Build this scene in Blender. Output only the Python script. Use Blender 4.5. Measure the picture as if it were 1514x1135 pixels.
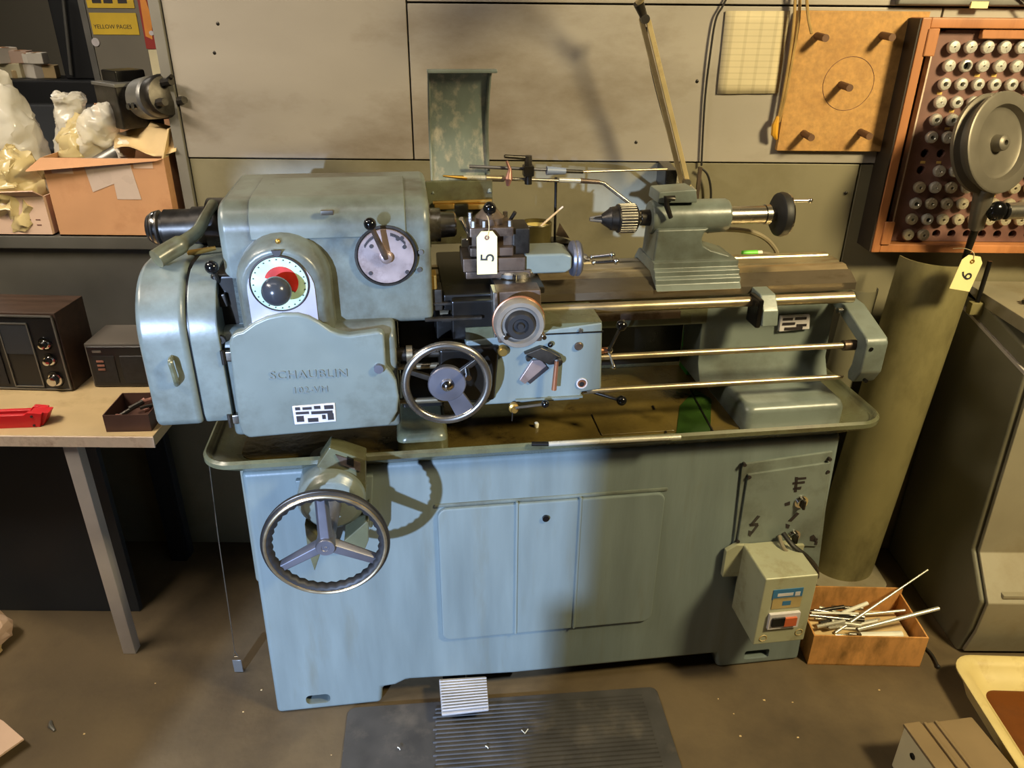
import bpy, bmesh, math, random
from mathutils import Vector, Matrix, noise as mnoise
random.seed(7)
R = math.radians
SC = bpy.context.scene
COL = SC.collection
for o in list(bpy.data.objects):
    bpy.data.objects.remove(o, do_unlink=True)

# ------------------------------------------------------------------ camera
FPX, CXP, CYP, CAMH = 1137.0, 757.0, 567.5, 1.62
PITCH, ROLL, YAW = R(26.5), R(0.5), R(8.0)
_c, _s = math.cos(ROLL), math.sin(ROLL)
_r0 = Vector((1, 0, 0)); _u0 = Vector((0, math.sin(PITCH), math.cos(PITCH)))
CF = Vector((0, math.cos(PITCH), -math.sin(PITCH)))
CR = _c * _r0 + _s * _u0
CU = -_s * _r0 + _c * _u0
CAM = Vector((0, 0, CAMH))
cd = bpy.data.cameras.new('camera'); cam = bpy.data.objects.new('camera', cd); COL.objects.link(cam)
cd.sensor_width = 36.0; cd.lens = FPX / 1514.0 * 36.0; cd.clip_start = 0.02
cam.matrix_world = Matrix(((CR.x, CU.x, -CF.x, 0), (CR.y, CU.y, -CF.y, 0), (CR.z, CU.z, -CF.z, CAMH), (0, 0, 0, 1)))
SC.camera = cam

# ------------------------------------------------------------------ world, lights, exposure
SC.view_settings.view_transform = 'Standard'; SC.view_settings.look = 'None'
SC.view_settings.gamma = 1.0; SC.view_settings.exposure = 0.0
SC.view_settings.use_curve_mapping = False
w = bpy.data.worlds.new('world'); SC.world = w; w.use_nodes = True
w.node_tree.nodes['Background'].inputs[0].default_value = (0.55, 0.6, 0.7, 1)
w.node_tree.nodes['Background'].inputs[1].default_value = 0.10

def area(name, loc, target, size, power, color, shape='RECTANGLE', size_y=None, spread=180):
    l = bpy.data.lights.new(name, 'AREA'); l.shape = shape; l.size = size
    if size_y: l.size_y = size_y
    l.energy = power; l.color = color; l.spread = R(spread)
    o = bpy.data.objects.new(name, l); COL.objects.link(o); o.location = loc
    o.rotation_euler = (Vector(target) - Vector(loc)).to_track_quat('-Z', 'Y').to_euler()
    return o
# warm ceiling lamp over the right half of the shop
area('warm_ceiling_lamp', (1.75, 0.38, 2.45), (0.8, 1.9, 0.8), 0.35, 88, (1.0, 0.83, 0.47), size_y=0.35)
# neutral fluorescent tube over the left half
area('tube_fill_lamp', (-0.8, 0.95, 2.7), (-0.7, 2.0, 1.5), 1.4, 2.5, (1.0, 0.92, 0.88), size_y=0.16, spread=100)
# added fill lamp further left, put in to brighten desk and boxes
area('tube_fill_lamp', (-1.9, 0.9, 2.6), (-1.1, 1.8, 0.7), 1.2, 27, (1.0, 0.88, 0.72), size_y=0.16, spread=120)
# cool daylight lamp beyond the unseen shaped opening behind the photographer
cl = bpy.data.lights.new('cool_opening_lamp', 'POINT'); cl.energy = 2800; cl.color = (0.47, 0.64, 1.0); cl.shadow_soft_size = 0.05
clo = bpy.data.objects.new('cool_opening_lamp', cl); COL.objects.link(clo); clo.location = (-1.8, -3.57, 1.6)
# lamp of the neighbouring room beyond the opening
area('far_room_lamp', (-2.6, 3.2, 2.6), (-2.0, 3.6, 0.6), 0.5, 9, (1.0, 0.93, 0.82), size_y=0.5)

# ------------------------------------------------------------------ pixel helpers (1514 x 1135 frame)
def ray(px, py): return CR * ((px - CXP) / FPX) - CU * ((py - CYP) / FPX) + CF
def G(px, py, z=0.0):
    d = ray(px, py); return CAM + d * ((z - CAMH) / d.z)
def WY(px, py, y):
    d = ray(px, py); return CAM + d * (y / d.y)
def WX(px, py, x):
    d = ray(px, py); return CAM + d * (x / d.x)
ORG = G(410, 1055)
LX = Vector((math.cos(YAW), math.sin(YAW), 0)); LY = Vector((-LX.y, LX.x, 0))
def toL(p): q = p - ORG; return Vector((q.dot(LX), q.dot(LY), p.z))
def LP(px, py, y):
    d = ray(px, py); t = (y - (CAM - ORG).dot(LY)) / d.dot(LY); return toL(CAM + d * t)
def LXZ(px, py, y): p = LP(px, py, y); return (p.x, p.z)
def toW(l): return ORG + LX * l[0] + LY * l[1] + Vector((0, 0, l[2]))

# ------------------------------------------------------------------ materials
def lin(c):
    return tuple(((v / 255) / 12.92 if v / 255 <= .04045 else ((v / 255 + .055) / 1.055) ** 2.4) for v in c) + (1,)
MATS = {}
def M(name, col, rough=.5, metal=0.0, var=.12, vscale=6.0, dirt=None, damt=.35, dscale=4.0, stretch=(1, 1, 1), bump=0.0,
      bscale=60.0, spec=None, rvar=.1, alpha=None, trans=0.0, emit=None):
    m = bpy.data.materials.new(name); m.use_nodes = True; nt = m.node_tree; N = nt.nodes; L = nt.links
    b = N['Principled BSDF']
    tc = N.new('ShaderNodeTexCoord'); mp = N.new('ShaderNodeMapping'); mp.inputs['Scale'].default_value = stretch
    L.new(tc.outputs['Object'], mp.inputs['Vector'])
    base = lin(col)
    n1 = N.new('ShaderNodeTexNoise'); n1.inputs['Scale'].default_value = vscale; n1.inputs['Detail'].default_value = 6
    L.new(mp.outputs['Vector'], n1.inputs['Vector'])
    r1 = N.new('ShaderNodeValToRGB')
    lo = tuple(max(0, v * (1 - var * 1.6)) for v in base[:3]) + (1,); hi = tuple(min(1, v * (1 + var * 1.6)) for v in base[:3]) + (1,)
    r1.color_ramp.elements[0].color = lo; r1.color_ramp.elements[0].position = .3
    r1.color_ramp.elements[1].color = hi; r1.color_ramp.elements[1].position = .7
    L.new(n1.outputs['Fac'], r1.inputs['Fac']); out = r1.outputs['Color']
    if dirt:
        n2 = N.new('ShaderNodeTexNoise'); n2.inputs['Scale'].default_value = dscale; n2.inputs['Detail'].default_value = 9
        n2.inputs['Roughness'].default_value = .65
        L.new(mp.outputs['Vector'], n2.inputs['Vector'])
        r2 = N.new('ShaderNodeValToRGB'); r2.color_ramp.elements[0].position = .62 - damt * .4; r2.color_ramp.elements[1].position = .85 - damt * .3
        r2.color_ramp.elements[0].color = (0, 0, 0, 1); r2.color_ramp.elements[1].color = (1, 1, 1, 1)
        L.new(n2.outputs['Fac'], r2.inputs['Fac'])
        mx = N.new('ShaderNodeMix'); mx.data_type = 'RGBA'; mx.inputs['B'].default_value = lin(dirt)
        L.new(r2.outputs['Color'], mx.inputs['Factor']); L.new(out, mx.inputs['A']); out = mx.outputs['Result']
    L.new(out, b.inputs['Base Color'])
    b.inputs['Metallic'].default_value = metal
    mr = N.new('ShaderNodeMapRange'); mr.inputs['To Min'].default_value = max(.03, rough - rvar); mr.inputs['To Max'].default_value = min(1, rough + rvar)
    L.new(n1.outputs['Fac'], mr.inputs['Value']); L.new(mr.outputs['Result'], b.inputs['Roughness'])
    if spec is not None: b.inputs['Specular IOR Level'].default_value = spec
    if alpha is not None: b.inputs['Alpha'].default_value = alpha
    if trans: b.inputs['Transmission Weight'].default_value = trans
    if bump:
        n3 = N.new('ShaderNodeTexNoise'); n3.inputs['Scale'].default_value = bscale; n3.inputs['Detail'].default_value = 5
        L.new(mp.outputs['Vector'], n3.inputs['Vector'])
        bp = N.new('ShaderNodeBump'); bp.inputs['Strength'].default_value = bump; bp.inputs['Distance'].default_value = .004
        L.new(n3.outputs['Fac'], bp.inputs['Height']); L.new(bp.outputs['Normal'], b.inputs['Normal'])
    MATS[name] = m; return m

M('paint', (110, 119, 113), .32, 0, .10, 5, dirt=(62, 60, 46), damt=.38, dscale=4.2, bump=.12, bscale=35)
M('paint_head', (108, 117, 111), .32, 0, .12, 5, dirt=(64, 58, 42), damt=.52, dscale=6.5, stretch=(1, 1, .8), bump=.12, bscale=35)
M('paint_front', (110, 121, 119), .42, 0, .08, 4, dirt=(104, 108, 98), damt=.16, dscale=3.2, stretch=(5, 5, .7), bump=.1, bscale=20)
M('guard_paint', (112, 122, 116), .4, 0, .15, 9, dirt=(176, 168, 150), damt=.30, dscale=34, stretch=(1.3, 1, .7))
M('letter_paint', (104, 112, 110), .4)
M('paint_oily', (98, 100, 76), .28, 0, .16, 9, dirt=(56, 46, 26), damt=.5, dscale=9)
M('oil_floor', (104, 88, 44), .22, 0, .3, 14, dirt=(34, 25, 12), damt=.55, dscale=7, bump=.2)
M('steel', (165, 160, 150), .28, .95, .1, 12, dirt=(90, 80, 66), damt=.22, dscale=16)
M('steel_way', (184, 170, 140), .32, .85, .1, 8, dirt=(146, 120, 82), damt=.22, dscale=6, stretch=(2, 6, 6))
M('way_dark', (112, 102, 86), .35, .7, .04, 10, dirt=(92, 80, 62), damt=.2, dscale=8, stretch=(2, 5, 5))
M('steel_dark', (74, 70, 64), .38, .8, .2, 14, dirt=(28, 24, 20), damt=.5, dscale=12)
M('steel_brown', (122, 106, 92), .4, .75, .18, 14, dirt=(52, 38, 28), damt=.4, dscale=16)
M('pedal_metal', (178, 176, 176), .4, .35, .08, 14)
M('chrome', (205, 203, 198), .14, 1, .04, 10)
M('dial_steel', (142, 134, 122), .4, .5, .08, 20)
M('alloy', (118, 118, 126), .42, .75, .1, 12)
M('black_oily', (24, 22, 19), .3, .2, .3, 10, dirt=(52, 44, 30), damt=.2, dscale=8)
M('black_plastic', (14, 14, 15), .14, 0, .05, 8, rvar=.04)
M('ball_grey', (52, 55, 60), .2, 0, .05, 8, rvar=.04)
M('black_rubber', (30, 29, 29), .55, 0, .15, 10)
M('dial_plate', (172, 154, 148), .38, .7, .1, 22, dirt=(110, 88, 80), damt=.3, dscale=20)
M('face_plate', (176, 172, 178), .4, .35, .05, 20)
M('dial_green', (176, 206, 176), .4, 0, .12, 30)
M('dial_red', (176, 40, 26), .4, 0, .2, 30)
M('plate_ink', (40, 34, 34), .5, 0, .1, 20)
M('plate_pale', (206, 200, 200), .4, .2, .06, 30)
M('plate_rust', (150, 105, 90), .4, .3, .2, 30)
M('copper', (186, 128, 96), .35, .8, .1, 20)
M('brass', (176, 140, 70), .35, .8, .15, 20)
M('wood_frame', (172, 112, 66), .5, 0, .2, 5, dirt=(122, 70, 38), damt=.3, dscale=8, stretch=(1, 1, .2))
M('wood_dark', (44, 34, 24), .6, 0, .2, 6)
M('board_brown', (116, 82, 72), .6, 0, .14, 12, dirt=(80, 46, 38), damt=.3)
M('hardboard', (178, 134, 74), .7, 0, .1, 90, dirt=(150, 104, 52), damt=.3, dscale=5, bump=.15, bscale=200)
M('peg', (96, 66, 42), .6, 0, .15, 20)
M('collet', (216, 212, 200), .3, .55, .06, 20)
M('collet_worn', (190, 178, 150), .35, .5, .1, 20)
M('hole_black', (8, 7, 6), .8)
M('wall_upper', (156, 148, 136), .45, .1, .06, 3, dirt=(112, 98, 78), damt=.28, dscale=2.2, stretch=(.7, 1, 1.5), bump=.05)
M('wall_lower', (128, 121, 96), .45, .1, .07, 3, dirt=(98, 88, 58), damt=.3, dscale=2.5)
M('wall_plain', (84, 78, 68), .8, 0, .08, 2)
M('trim_grey', (128, 124, 114), .5, .3, .08, 8)
M('concrete', (93, 78, 54), .66, 0, .16, 3.2, dirt=(54, 43, 29), damt=.4, dscale=1.8, bump=.2, bscale=40)
M('mat_rubber', (58, 56, 54), .62, 0, .18, 14, dirt=(92, 86, 78), damt=.25, dscale=10)
M('cardboard', (186, 138, 98), .8, 0, .07, 6, dirt=(156, 106, 68), damt=.25, dscale=5)
M('cardboard_pale', (198, 168, 146), .8, 0, .06, 6)
M('cardboard_orange', (204, 146, 82), .75, 0, .1, 6, dirt=(128, 92, 44), damt=.45, dscale=9, stretch=(2, 2, .8))
M('kraft', (206, 178, 128), .75, 0, .08, 8)
M('tape', (206, 186, 172), .3, 0, .05, 10, alpha=.85)
M('plastic_bag', (232, 226, 210), .15, 0, .06, 8, alpha=.5)
M('plastic_bag_tan', (206, 186, 132), .25, 0, .1, 8, alpha=.8)
M('shelf_grey', (88, 86, 80), .5, .3, .1, 6)
M('desk_top', (196, 170, 124), .5, 0, .12, 4, dirt=(128, 104, 64), damt=.35, dscale=4)
M('desk_edge', (206, 186, 166), .6, 0, .08, 30, dirt=(150, 124, 106), damt=.3, dscale=30)
M('desk_leg', (186, 178, 172), .45, .2, .08, 8)
M('desk_panel', (46, 50, 56), .5, .2, .08, 4)
M('radio_wood', (64, 48, 38), .45, 0, .2, 8, stretch=(1, 6, 6))
M('radio_black', (20, 20, 22), .35, 0, .1, 10)
M('radio_mesh', (38, 36, 36), .6, .3, .2, 90)
M('radio_grey', (92, 86, 78), .5, 0, .1, 10)
M('red_plastic', (204, 28, 34), .4, 0, .08, 10)
M('tin_brown', (92, 66, 56), .45, .3, .12, 10)
M('machine_shaded', (104, 100, 80), .5, 0, .12, 4)  # front's grey paint again, with the side's shade put into the colour
M('machine_grey', (146, 138, 116), .5, .1, .1, 4, dirt=(118, 104, 76), damt=.35, dscale=4)
M('pipe_olive', (134, 125, 84), .5, .1, .15, 5, dirt=(72, 64, 36), damt=.45, dscale=5, stretch=(1, 1, .5))
M('pulley', (112, 106, 94), .45, .5, .08, 12)
M('tag_yellow', (236, 224, 160), .65, 0, .03, 20)
M('ink', (40, 38, 42), .6)
M('ink_pale', (206, 170, 90), .6)
M('paper', (190, 176, 138), .75, 0, .04, 12)
def ruled():
    m = M('ruled_paper', (196, 182, 146), .75, 0, .04, 12); nt = m.node_tree; b = nt.nodes['Principled BSDF']; src = b.inputs['Base Color'].links[0].from_socket
    tc = nt.nodes.new('ShaderNodeTexCoord'); out = src
    for sc_, ax in (((0, 0, 75), 0), ((30, 0, 0), 0)):
        mp = nt.nodes.new('ShaderNodeMapping'); mp.inputs['Scale'].default_value = sc_; nt.links.new(tc.outputs['Object'], mp.inputs['Vector'])
        wv = nt.nodes.new('ShaderNodeTexWave'); wv.wave_type = 'BANDS'; wv.bands_direction = 'Z' if sc_[2] else 'X'; wv.inputs['Scale'].default_value = .3; nt.links.new(mp.outputs['Vector'], wv.inputs['Vector'])
        rp = nt.nodes.new('ShaderNodeValToRGB'); rp.color_ramp.elements[0].position = .82; rp.color_ramp.elements[1].position = .95; rp.color_ramp.elements[1].color = (.2, .2, .2, 1); nt.links.new(wv.outputs['Fac'], rp.inputs['Fac'])
        mx = nt.nodes.new('ShaderNodeMix'); mx.data_type = 'RGBA'; mx.inputs['B'].default_value = lin((120, 108, 80)); nt.links.new(rp.outputs['Color'], mx.inputs['Factor']); nt.links.new(out, mx.inputs['A']); out = mx.outputs['Result']
    nt.links.new(out, b.inputs['Base Color'])
ruled()
M('paper_line', (160, 148, 114), .75)
M('paper_white', (224, 214, 196), .75, 0, .06, 10)
M('strap', (156, 126, 72), .6, 0, .15, 20)
M('strap_tip', (206, 150, 40), .5, 0, .15, 20)
M('lamp_cream', (182, 162, 116), .4, .2, .1, 14, dirt=(120, 100, 60), damt=.2, dscale=14)
M('cable_black', (36, 33, 28), .5)
M('cable_grey', (126, 116, 92), .5)
M('enamel_yellow', (212, 192, 132), .35, 0, .06, 6, dirt=(168, 136, 72), damt=.25, dscale=8)
M('oil_brown', (120, 66, 22), .12, 0, .3, 5, dirt=(58, 34, 16), damt=.55, dscale=5)
M('beige', (216, 202, 162), .45, 0, .05, 6)
M('beige_dark', (126, 106, 76), .5, 0, .1, 6)
M('box_beige', (160, 160, 132), .42, .1, .06, 8, dirt=(120, 108, 70), damt=.22, dscale=12)
M('blue_label', (52, 104, 142), .5, 0, .08, 20)
M('tan_label', (168, 146, 96), .5, 0, .08, 20)
M('orange_switch', (188, 92, 52), .4)
M('green_bright', (110, 216, 60), .4, 0, .1, 10)
M('green_box', (30, 130, 30), .45, 0, .1, 10)
M('green_reflection', (40, 62, 22), .25, 0, .3, 14)
M('white_plastic', (222, 220, 206), .4, 0, .05, 20)
M('rod_pale', (206, 202, 186), .28, .55, .06, 20)
M('blue_grey', (122, 134, 160), .45, 0, .08, 20)
M('tin_green', (74, 66, 34), .4, .3, .2, 14)
M('tin_cream', (206, 184, 104), .5, 0, .1, 14)
M('far_black', (18, 19, 21), .6, .1, .2, 8)
M('far_grey', (112, 106, 92), .6, 0, .06, 4)
M('far_cream', (212, 200, 160), .6)
M('far_yellow', (214, 178, 40), .5)
M('far_red', (150, 40, 28), .5)
M('far_orange', (222, 140, 50), .5)
M('far_wall', (176, 166, 144), .8, 0, .06, 2)
M('galv', (120, 118, 112), .4, .6, .08, 12)

# ------------------------------------------------------------------ mesh builder
class B:
    def __init__(s): s.bm = bmesh.new()
    def face(s, pts):
        vs = [s.bm.verts.new(p) for p in pts]
        s.bm.faces.new(vs); return s
    def box(s, x0, x1, y0, y1, z0, z1, rz=0.0, mtx=None):
        v = [Vector(p) for p in ((x0, y0, z0), (x1, y0, z0), (x1, y1, z0), (x0, y1, z0), (x0, y0, z1), (x1, y0, z1), (x1, y1, z1), (x0, y1, z1))]
        if rz:
            c = Vector(((x0 + x1) / 2, (y0 + y1) / 2, 0)); m = Matrix.Rotation(rz, 3, 'Z'); v = [m @ (p - c) + c for p in v]
        if mtx is not None: v = [mtx @ p for p in v]
        v = [s.bm.verts.new(p) for p in v]
        for f in ((0, 3, 2, 1), (4, 5, 6, 7), (0, 1, 5, 4), (1, 2, 6, 5), (2, 3, 7, 6), (3, 0, 4, 7)): s.bm.faces.new([v[i] for i in f])
        return s
    def prism(s, pts, axis, a, b, pts2=None):
        def P(p, t): return (t, p[0], p[1]) if axis == 'x' else (p[0], t, p[1]) if axis == 'y' else (p[0], p[1], t)
        A = [s.bm.verts.new(P(p, a)) for p in pts]; Bv = [s.bm.verts.new(P(p, b)) for p in (pts2 or pts)]
        s.bm.faces.new(A); s.bm.faces.new(Bv[::-1]); n = len(pts)
        for i in range(n): s.bm.faces.new((A[i], Bv[i], Bv[(i + 1) % n], A[(i + 1) % n]))
        return s
    def loft(s, rings, cap0=True, cap1=True, closed=True):
        V = [[s.bm.verts.new(p) for p in r] for r in rings]; n = len(rings[0])
        for a, b in zip(V, V[1:]):
            for i in range(n if closed else n - 1): s.bm.faces.new((a[i], a[(i + 1) % n], b[(i + 1) % n], b[i]))
        if cap0: s.bm.faces.new(V[0][::-1])
        if cap1: s.bm.faces.new(V[-1])
        return s
    def rev(s, prof, origin, axis, n=28, a0=0.0, a1=2 * math.pi):
        o = Vector(origin); ax = Vector(axis).normalized(); u = ax.orthogonal().normalized(); v = ax.cross(u); rows = []
        full = abs(a1 - a0 - 2 * math.pi) < 1e-6
        for t, r in prof:
            if r < 1e-6: rows.append([s.bm.verts.new(o + ax * t)])
            else: rows.append([s.bm.verts.new(o + ax * t + (u * math.cos(a) + v * math.sin(a)) * r) for a in
                               [a0 + (a1 - a0) * i / (n if full else n - 1) for i in range(n)]])
        m = n if full else n - 1
        for A, C in zip(rows, rows[1:]):
            for i in range(m):
                j = (i + 1) % n
                if len(A) == 1 and len(C) == 1: continue
                if len(A) == 1: s.bm.faces.new((A[0], C[j], C[i]))
                elif len(C) == 1: s.bm.faces.new((A[i], A[j], C[0]))
                else: s.bm.faces.new((A[i], A[j], C[j], C[i]))
        return s
    def cyl(s, p0, p1, r0, r1=None, n=24):
        p0, p1 = Vector(p0), Vector(p1); r1 = r0 if r1 is None else r1; l = (p1 - p0).length
        return s.rev([(0, 0), (0, r0), (l, r1), (l, 0)], p0, p1 - p0, n)
    def tube(s, pts, r, n=8, closed=False):
        pts = [Vector(p) for p in pts]; k = len(pts); rings = []
        t0 = (pts[1] - pts[0]).normalized(); u = t0.orthogonal().normalized()
        for i, p in enumerate(pts):
            if closed: t = (pts[(i + 1) % k] - pts[i - 1]).normalized()
            else: t = (pts[min(i + 1, k - 1)] - pts[max(i - 1, 0)]).normalized()
            u = (u - t * u.dot(t)).normalized(); v = t.cross(u); rr = r[i] if isinstance(r, (list, tuple)) else r
            rings.append([p + (u * math.cos(2 * math.pi * j / n) + v * math.sin(2 * math.pi * j / n)) * rr for j in range(n)])
        if closed: return s.loft(rings + [rings[0]], False, False)
        return s.loft(rings)
    def sphere(s, c, r, n=18, m=10, sc=(1, 1, 1)):
        c = Vector(c); rows = []
        for i in range(m + 1):
            a = math.pi * i / m
            if i in (0, m): rows.append([s.bm.verts.new(c + Vector((0, 0, r * math.cos(a) * sc[2])))])
            else: rows.append([s.bm.verts.new(c + Vector((r * math.sin(a) * math.cos(2 * math.pi * j / n) * sc[0], r * math.sin(a) * math.sin(2 * math.pi * j / n) * sc[1], r * math.cos(a) * sc[2]))) for j in range(n)])
        for A, C in zip(rows, rows[1:]):
            for j in range(n):
                k = (j + 1) % n
                if len(A) == 1: s.bm.faces.new((A[0], C[j], C[k]))
                elif len(C) == 1: s.bm.faces.new((A[j], C[0], A[k]))
                else: s.bm.faces.new((A[j], C[j], C[k], A[k]))
        return s
    def torus(s, c, axis, RR, r, n=40, m=12, sq=1.0):
        c = Vector(c); ax = Vector(axis).normalized(); u = ax.orthogonal().normalized(); v = ax.cross(u); rings = []
        for i in range(n):
            a = 2 * math.pi * i / n; d = u * math.cos(a) + v * math.sin(a)
            rings.append([c + d * (RR + r * math.cos(2 * math.pi * j / m)) + ax * (r * sq * math.sin(2 * math.pi * j / m)) for j in range(m)])
        return s.loft(rings + [rings[0]], False, False)
    def bevel(s, w, seg=3, ang=30):
        s.bm.normal_update(); bmesh.ops.remove_doubles(s.bm, verts=s.bm.verts, dist=1e-6)
        bmesh.ops.recalc_face_normals(s.bm, faces=s.bm.faces); s.bm.normal_update()
        es = [e for e in s.bm.edges if len(e.link_faces) == 2 and e.calc_face_angle(0) > R(ang)]
        bmesh.ops.bevel(s.bm, geom=es, offset=w, segments=seg, profile=.5, affect='EDGES', clamp_overlap=True); return s
    def jitter(s, amp, sc, seed=0):
        for v in s.bm.verts:
            n = mnoise.noise_vector(v.co * sc + Vector((seed * 3.1, seed * 1.7, 0))); v.co += n * amp
        return s
    def mesh(s, name, mat, smooth=40):
        bmesh.ops.remove_doubles(s.bm, verts=s.bm.verts, dist=1e-6)
        bmesh.ops.recalc_face_normals(s.bm, faces=s.bm.faces)
        me = bpy.data.meshes.new(name); s.bm.to_mesh(me); s.bm.free()
        if smooth:
            for p in me.polygons: p.use_smooth = True
            me.set_sharp_from_angle(angle=R(smooth))
        if mat: me.materials.append(MATS[mat])
        return me
    def build(s, name, mat, parent=None, smooth=40, wn=True, loc=None, rot=None):
        me = s.mesh(name, mat, smooth)
        o = bpy.data.objects.new(name, me); COL.objects.link(o)
        if parent: o.parent = parent
        if loc: o.location = loc
        if rot: o.rotation_euler = rot
        if wn and smooth:
            md = o.modifiers.new('wn', 'WEIGHTED_NORMAL'); md.keep_sharp = True
        return o

def cut(o, cutter):
    c = cutter.build('cutter', None, o.parent, smooth=0, wn=False)
    md = o.modifiers.new('cut', 'BOOLEAN'); md.operation = 'DIFFERENCE'; md.object = c; md.solver = 'EXACT'
    wn = o.modifiers.get('wn')
    if wn: o.modifiers.remove(wn)
    bpy.context.view_layer.update()
    dg = bpy.context.evaluated_depsgraph_get()
    me = bpy.data.meshes.new_from_object(o.evaluated_get(dg)); old = o.data
    o.modifiers.clear(); o.data = me
    bpy.data.objects.remove(c, do_unlink=True)
    for p in me.polygons: p.use_smooth = True
    me.set_sharp_from_angle(angle=R(35))
    o.modifiers.new('wn', 'WEIGHTED_NORMAL').keep_sharp = True

def tag(o, label, cat, group=None):
    o['label'] = label; o['category'] = cat
    if group: o['group'] = group
    return o
def thing(name, label, cat, loc=(0, 0, 0), rz=0.0, group=None):
    o = bpy.data.objects.new(name, None); COL.objects.link(o); o.location = loc; o.rotation_euler = (0, 0, rz); o.empty_display_size = .05
    return tag(o, label, cat, group)
def struct(o): o['kind'] = 'structure'; return o
def text(s, size, loc, rot, mat, parent, name='lettering', extrude=.001, spacing=1.0, bev=0.0, align='CENTER', sx=1.0):
    cu = bpy.data.curves.new('txt', 'FONT'); cu.body = s; cu.size = size; cu.extrude = extrude; cu.align_x = align; cu.align_y = 'CENTER'
    cu.space_character = spacing; cu.bevel_depth = bev; cu.resolution_u = 3
    t = bpy.data.objects.new('txt', cu); COL.objects.link(t); bpy.context.view_layer.update()
    me = bpy.data.meshes.new_from_object(t.evaluated_get(bpy.context.evaluated_depsgraph_get()))
    bpy.data.objects.remove(t, do_unlink=True); me.name = name; me.materials.clear(); me.materials.append(MATS[mat])
    o = bpy.data.objects.new(name, me); COL.objects.link(o); o.location = loc; o.rotation_euler = rot; o.scale = (sx, 1, 1)
    if parent: o.parent = parent
    return o
def rrect(x0, x1, y0, y1, r, n=5):
    pts = []
    for cx, cy, a in ((x1 - r, y0 + r, -90), (x1 - r, y1 - r, 0), (x0 + r, y1 - r, 90), (x0 + r, y0 + r, 180)):
        for i in range(n + 1):
            t = R(a + 90 * i / n); pts.append((cx + r * math.cos(t), cy + r * math.sin(t)))
    return pts
def arc(cx, cy, r, a0, a1, n=10): return [(cx + r * math.cos(R(a0 + (a1 - a0) * i / n)), cy + r * math.sin(R(a0 + (a1 - a0) * i / n))) for i in range(n + 1)]
def smooth_path(pts, k=6):
    pts = [Vector(p) for p in pts]; out = []
    for i in range(len(pts) - 1):
        p0 = pts[max(i - 1, 0)]; p1 = pts[i]; p2 = pts[i + 1]; p3 = pts[min(i + 2, len(pts) - 1)]
        for j in range(k):
            t = j / k
            out.append(.5 * ((2 * p1) + (p2 - p0) * t + (2 * p0 - 5 * p1 + 4 * p2 - p3) * t * t + (3 * p1 - p0 - 3 * p2 + p3) * t ** 3))
    out.append(pts[-1]); return out
FRONT = (R(90), 0, 0)

# ================================================================== SETTING
WALLY = 2.05
fl = struct(B().box(-4, 4, -5, 6, -.1, 0).build('floor', 'concrete', wn=False, smooth=0))
struct(B().box(-4, 4, -5, 6, 2.95, 3.05).build('ceiling', 'wall_plain', wn=False, smooth=0))
wb = struct(B().box(-4, 4, WALLY + .012, WALLY + .07, 0, 1.03).box(-.86, 4, WALLY + .012, WALLY + .07, 1.03, 2.95).build('wall_back', 'wall_plain', wn=False, smooth=0))
def panel(x0, x1, z0, z1, mat, name='wall_panel', y0=WALLY, th=.012, bv=.002):
    return B().box(x0, x1, y0, y0 + th, z0, z1).bevel(bv, 2).build(name, mat, wb)
panel(-.845, -.262, 1.249, 2.9, 'wall_upper', y0=WALLY - .004, th=.016)
panel(-.258, 1.02, 1.249, 1.612, 'wall_upper', y0=WALLY - .004, th=.016)
panel(1.024, 2.4, 1.249, 1.612, 'wall_upper', y0=WALLY - .004, th=.016)
panel(-.258, 2.4, 1.616, 2.9, 'wall_upper', y0=WALLY - .006, th=.018)
panel(-.845, .9, .0, 1.245, 'wall_lower')
panel(.904, 2.6, .0, 1.245, 'wall_lower')
panel(-2.6, -.849, .0, 1.01, 'wall_lower')
B().box(-.875, -.848, WALLY - .012, WALLY + .08, 1.03, 2.9).bevel(.002, 2).build('edge_trim', 'trim_grey', wb)
sb = B()
for px, py in ((323, 35), (318, 78), (345, 285), (1030, 120), (1250, 285), (940, 210)):
    p = WY(px, py, WALLY); sb.sphere((p.x, p.y - .003, p.z), .005, 10, 6, (1, .5, 1))
sb.build('screw_heads', 'steel_dark', wb)
struct(B().box(3.4, 3.5, -1, 6, 0, 2.95).build('wall_right', 'wall_plain', wn=False, smooth=0))
struct(B().box(-3.6, -3.5, -1, 6, 0, 2.95).build('wall_left', 'wall_plain', wn=False, smooth=0))
struct(B().box(-4, 4, 5.4, 5.5, 0, 2.95).build('wall_far', 'far_wall', wn=False, smooth=0))
# unseen wall behind the camera, its opening shaped to cut the cool light
wr = struct(B().box(-.795, 3.5, -1.06, -1.0, 0, 2.95).box(-3.6, -1.31, -1.06, -1.0, 0, 2.95).box(-1.31, -.795, -1.06, -1.0, 1.425, 2.95).build('unseen_wall_front', 'wall_plain', wn=False, smooth=0))
B().box(-.823, -.79, -1.08, -.98, 0, .93).build('jamb_light_block', 'trim_grey', wr, wn=False)  # unseen block added to step the lower edge of the cool light

# counter in the opening of the back wall
ct = thing('counter_shelf', 'grey steel counter ledge in the wall opening carrying the cardboard boxes', 'shelf', (-1.8, WALLY, 1.01))
B().box(-.9, .935, -.035, .62, .0, .035).bevel(.004, 2).build('ledge', 'shelf_grey', ct)
B().box(-.9, .93, -.012, 0.0, -.32, .0).bevel(.002, 2).build('apron_panel', 'shelf_grey', ct)
SHZ = 1.045

# ================================================================== LATHE
lathe = thing('metal_lathe', 'grey-green metalworking lathe on a cast pedestal with chip tray', 'lathe', ORG, YAW)
T = lathe
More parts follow.
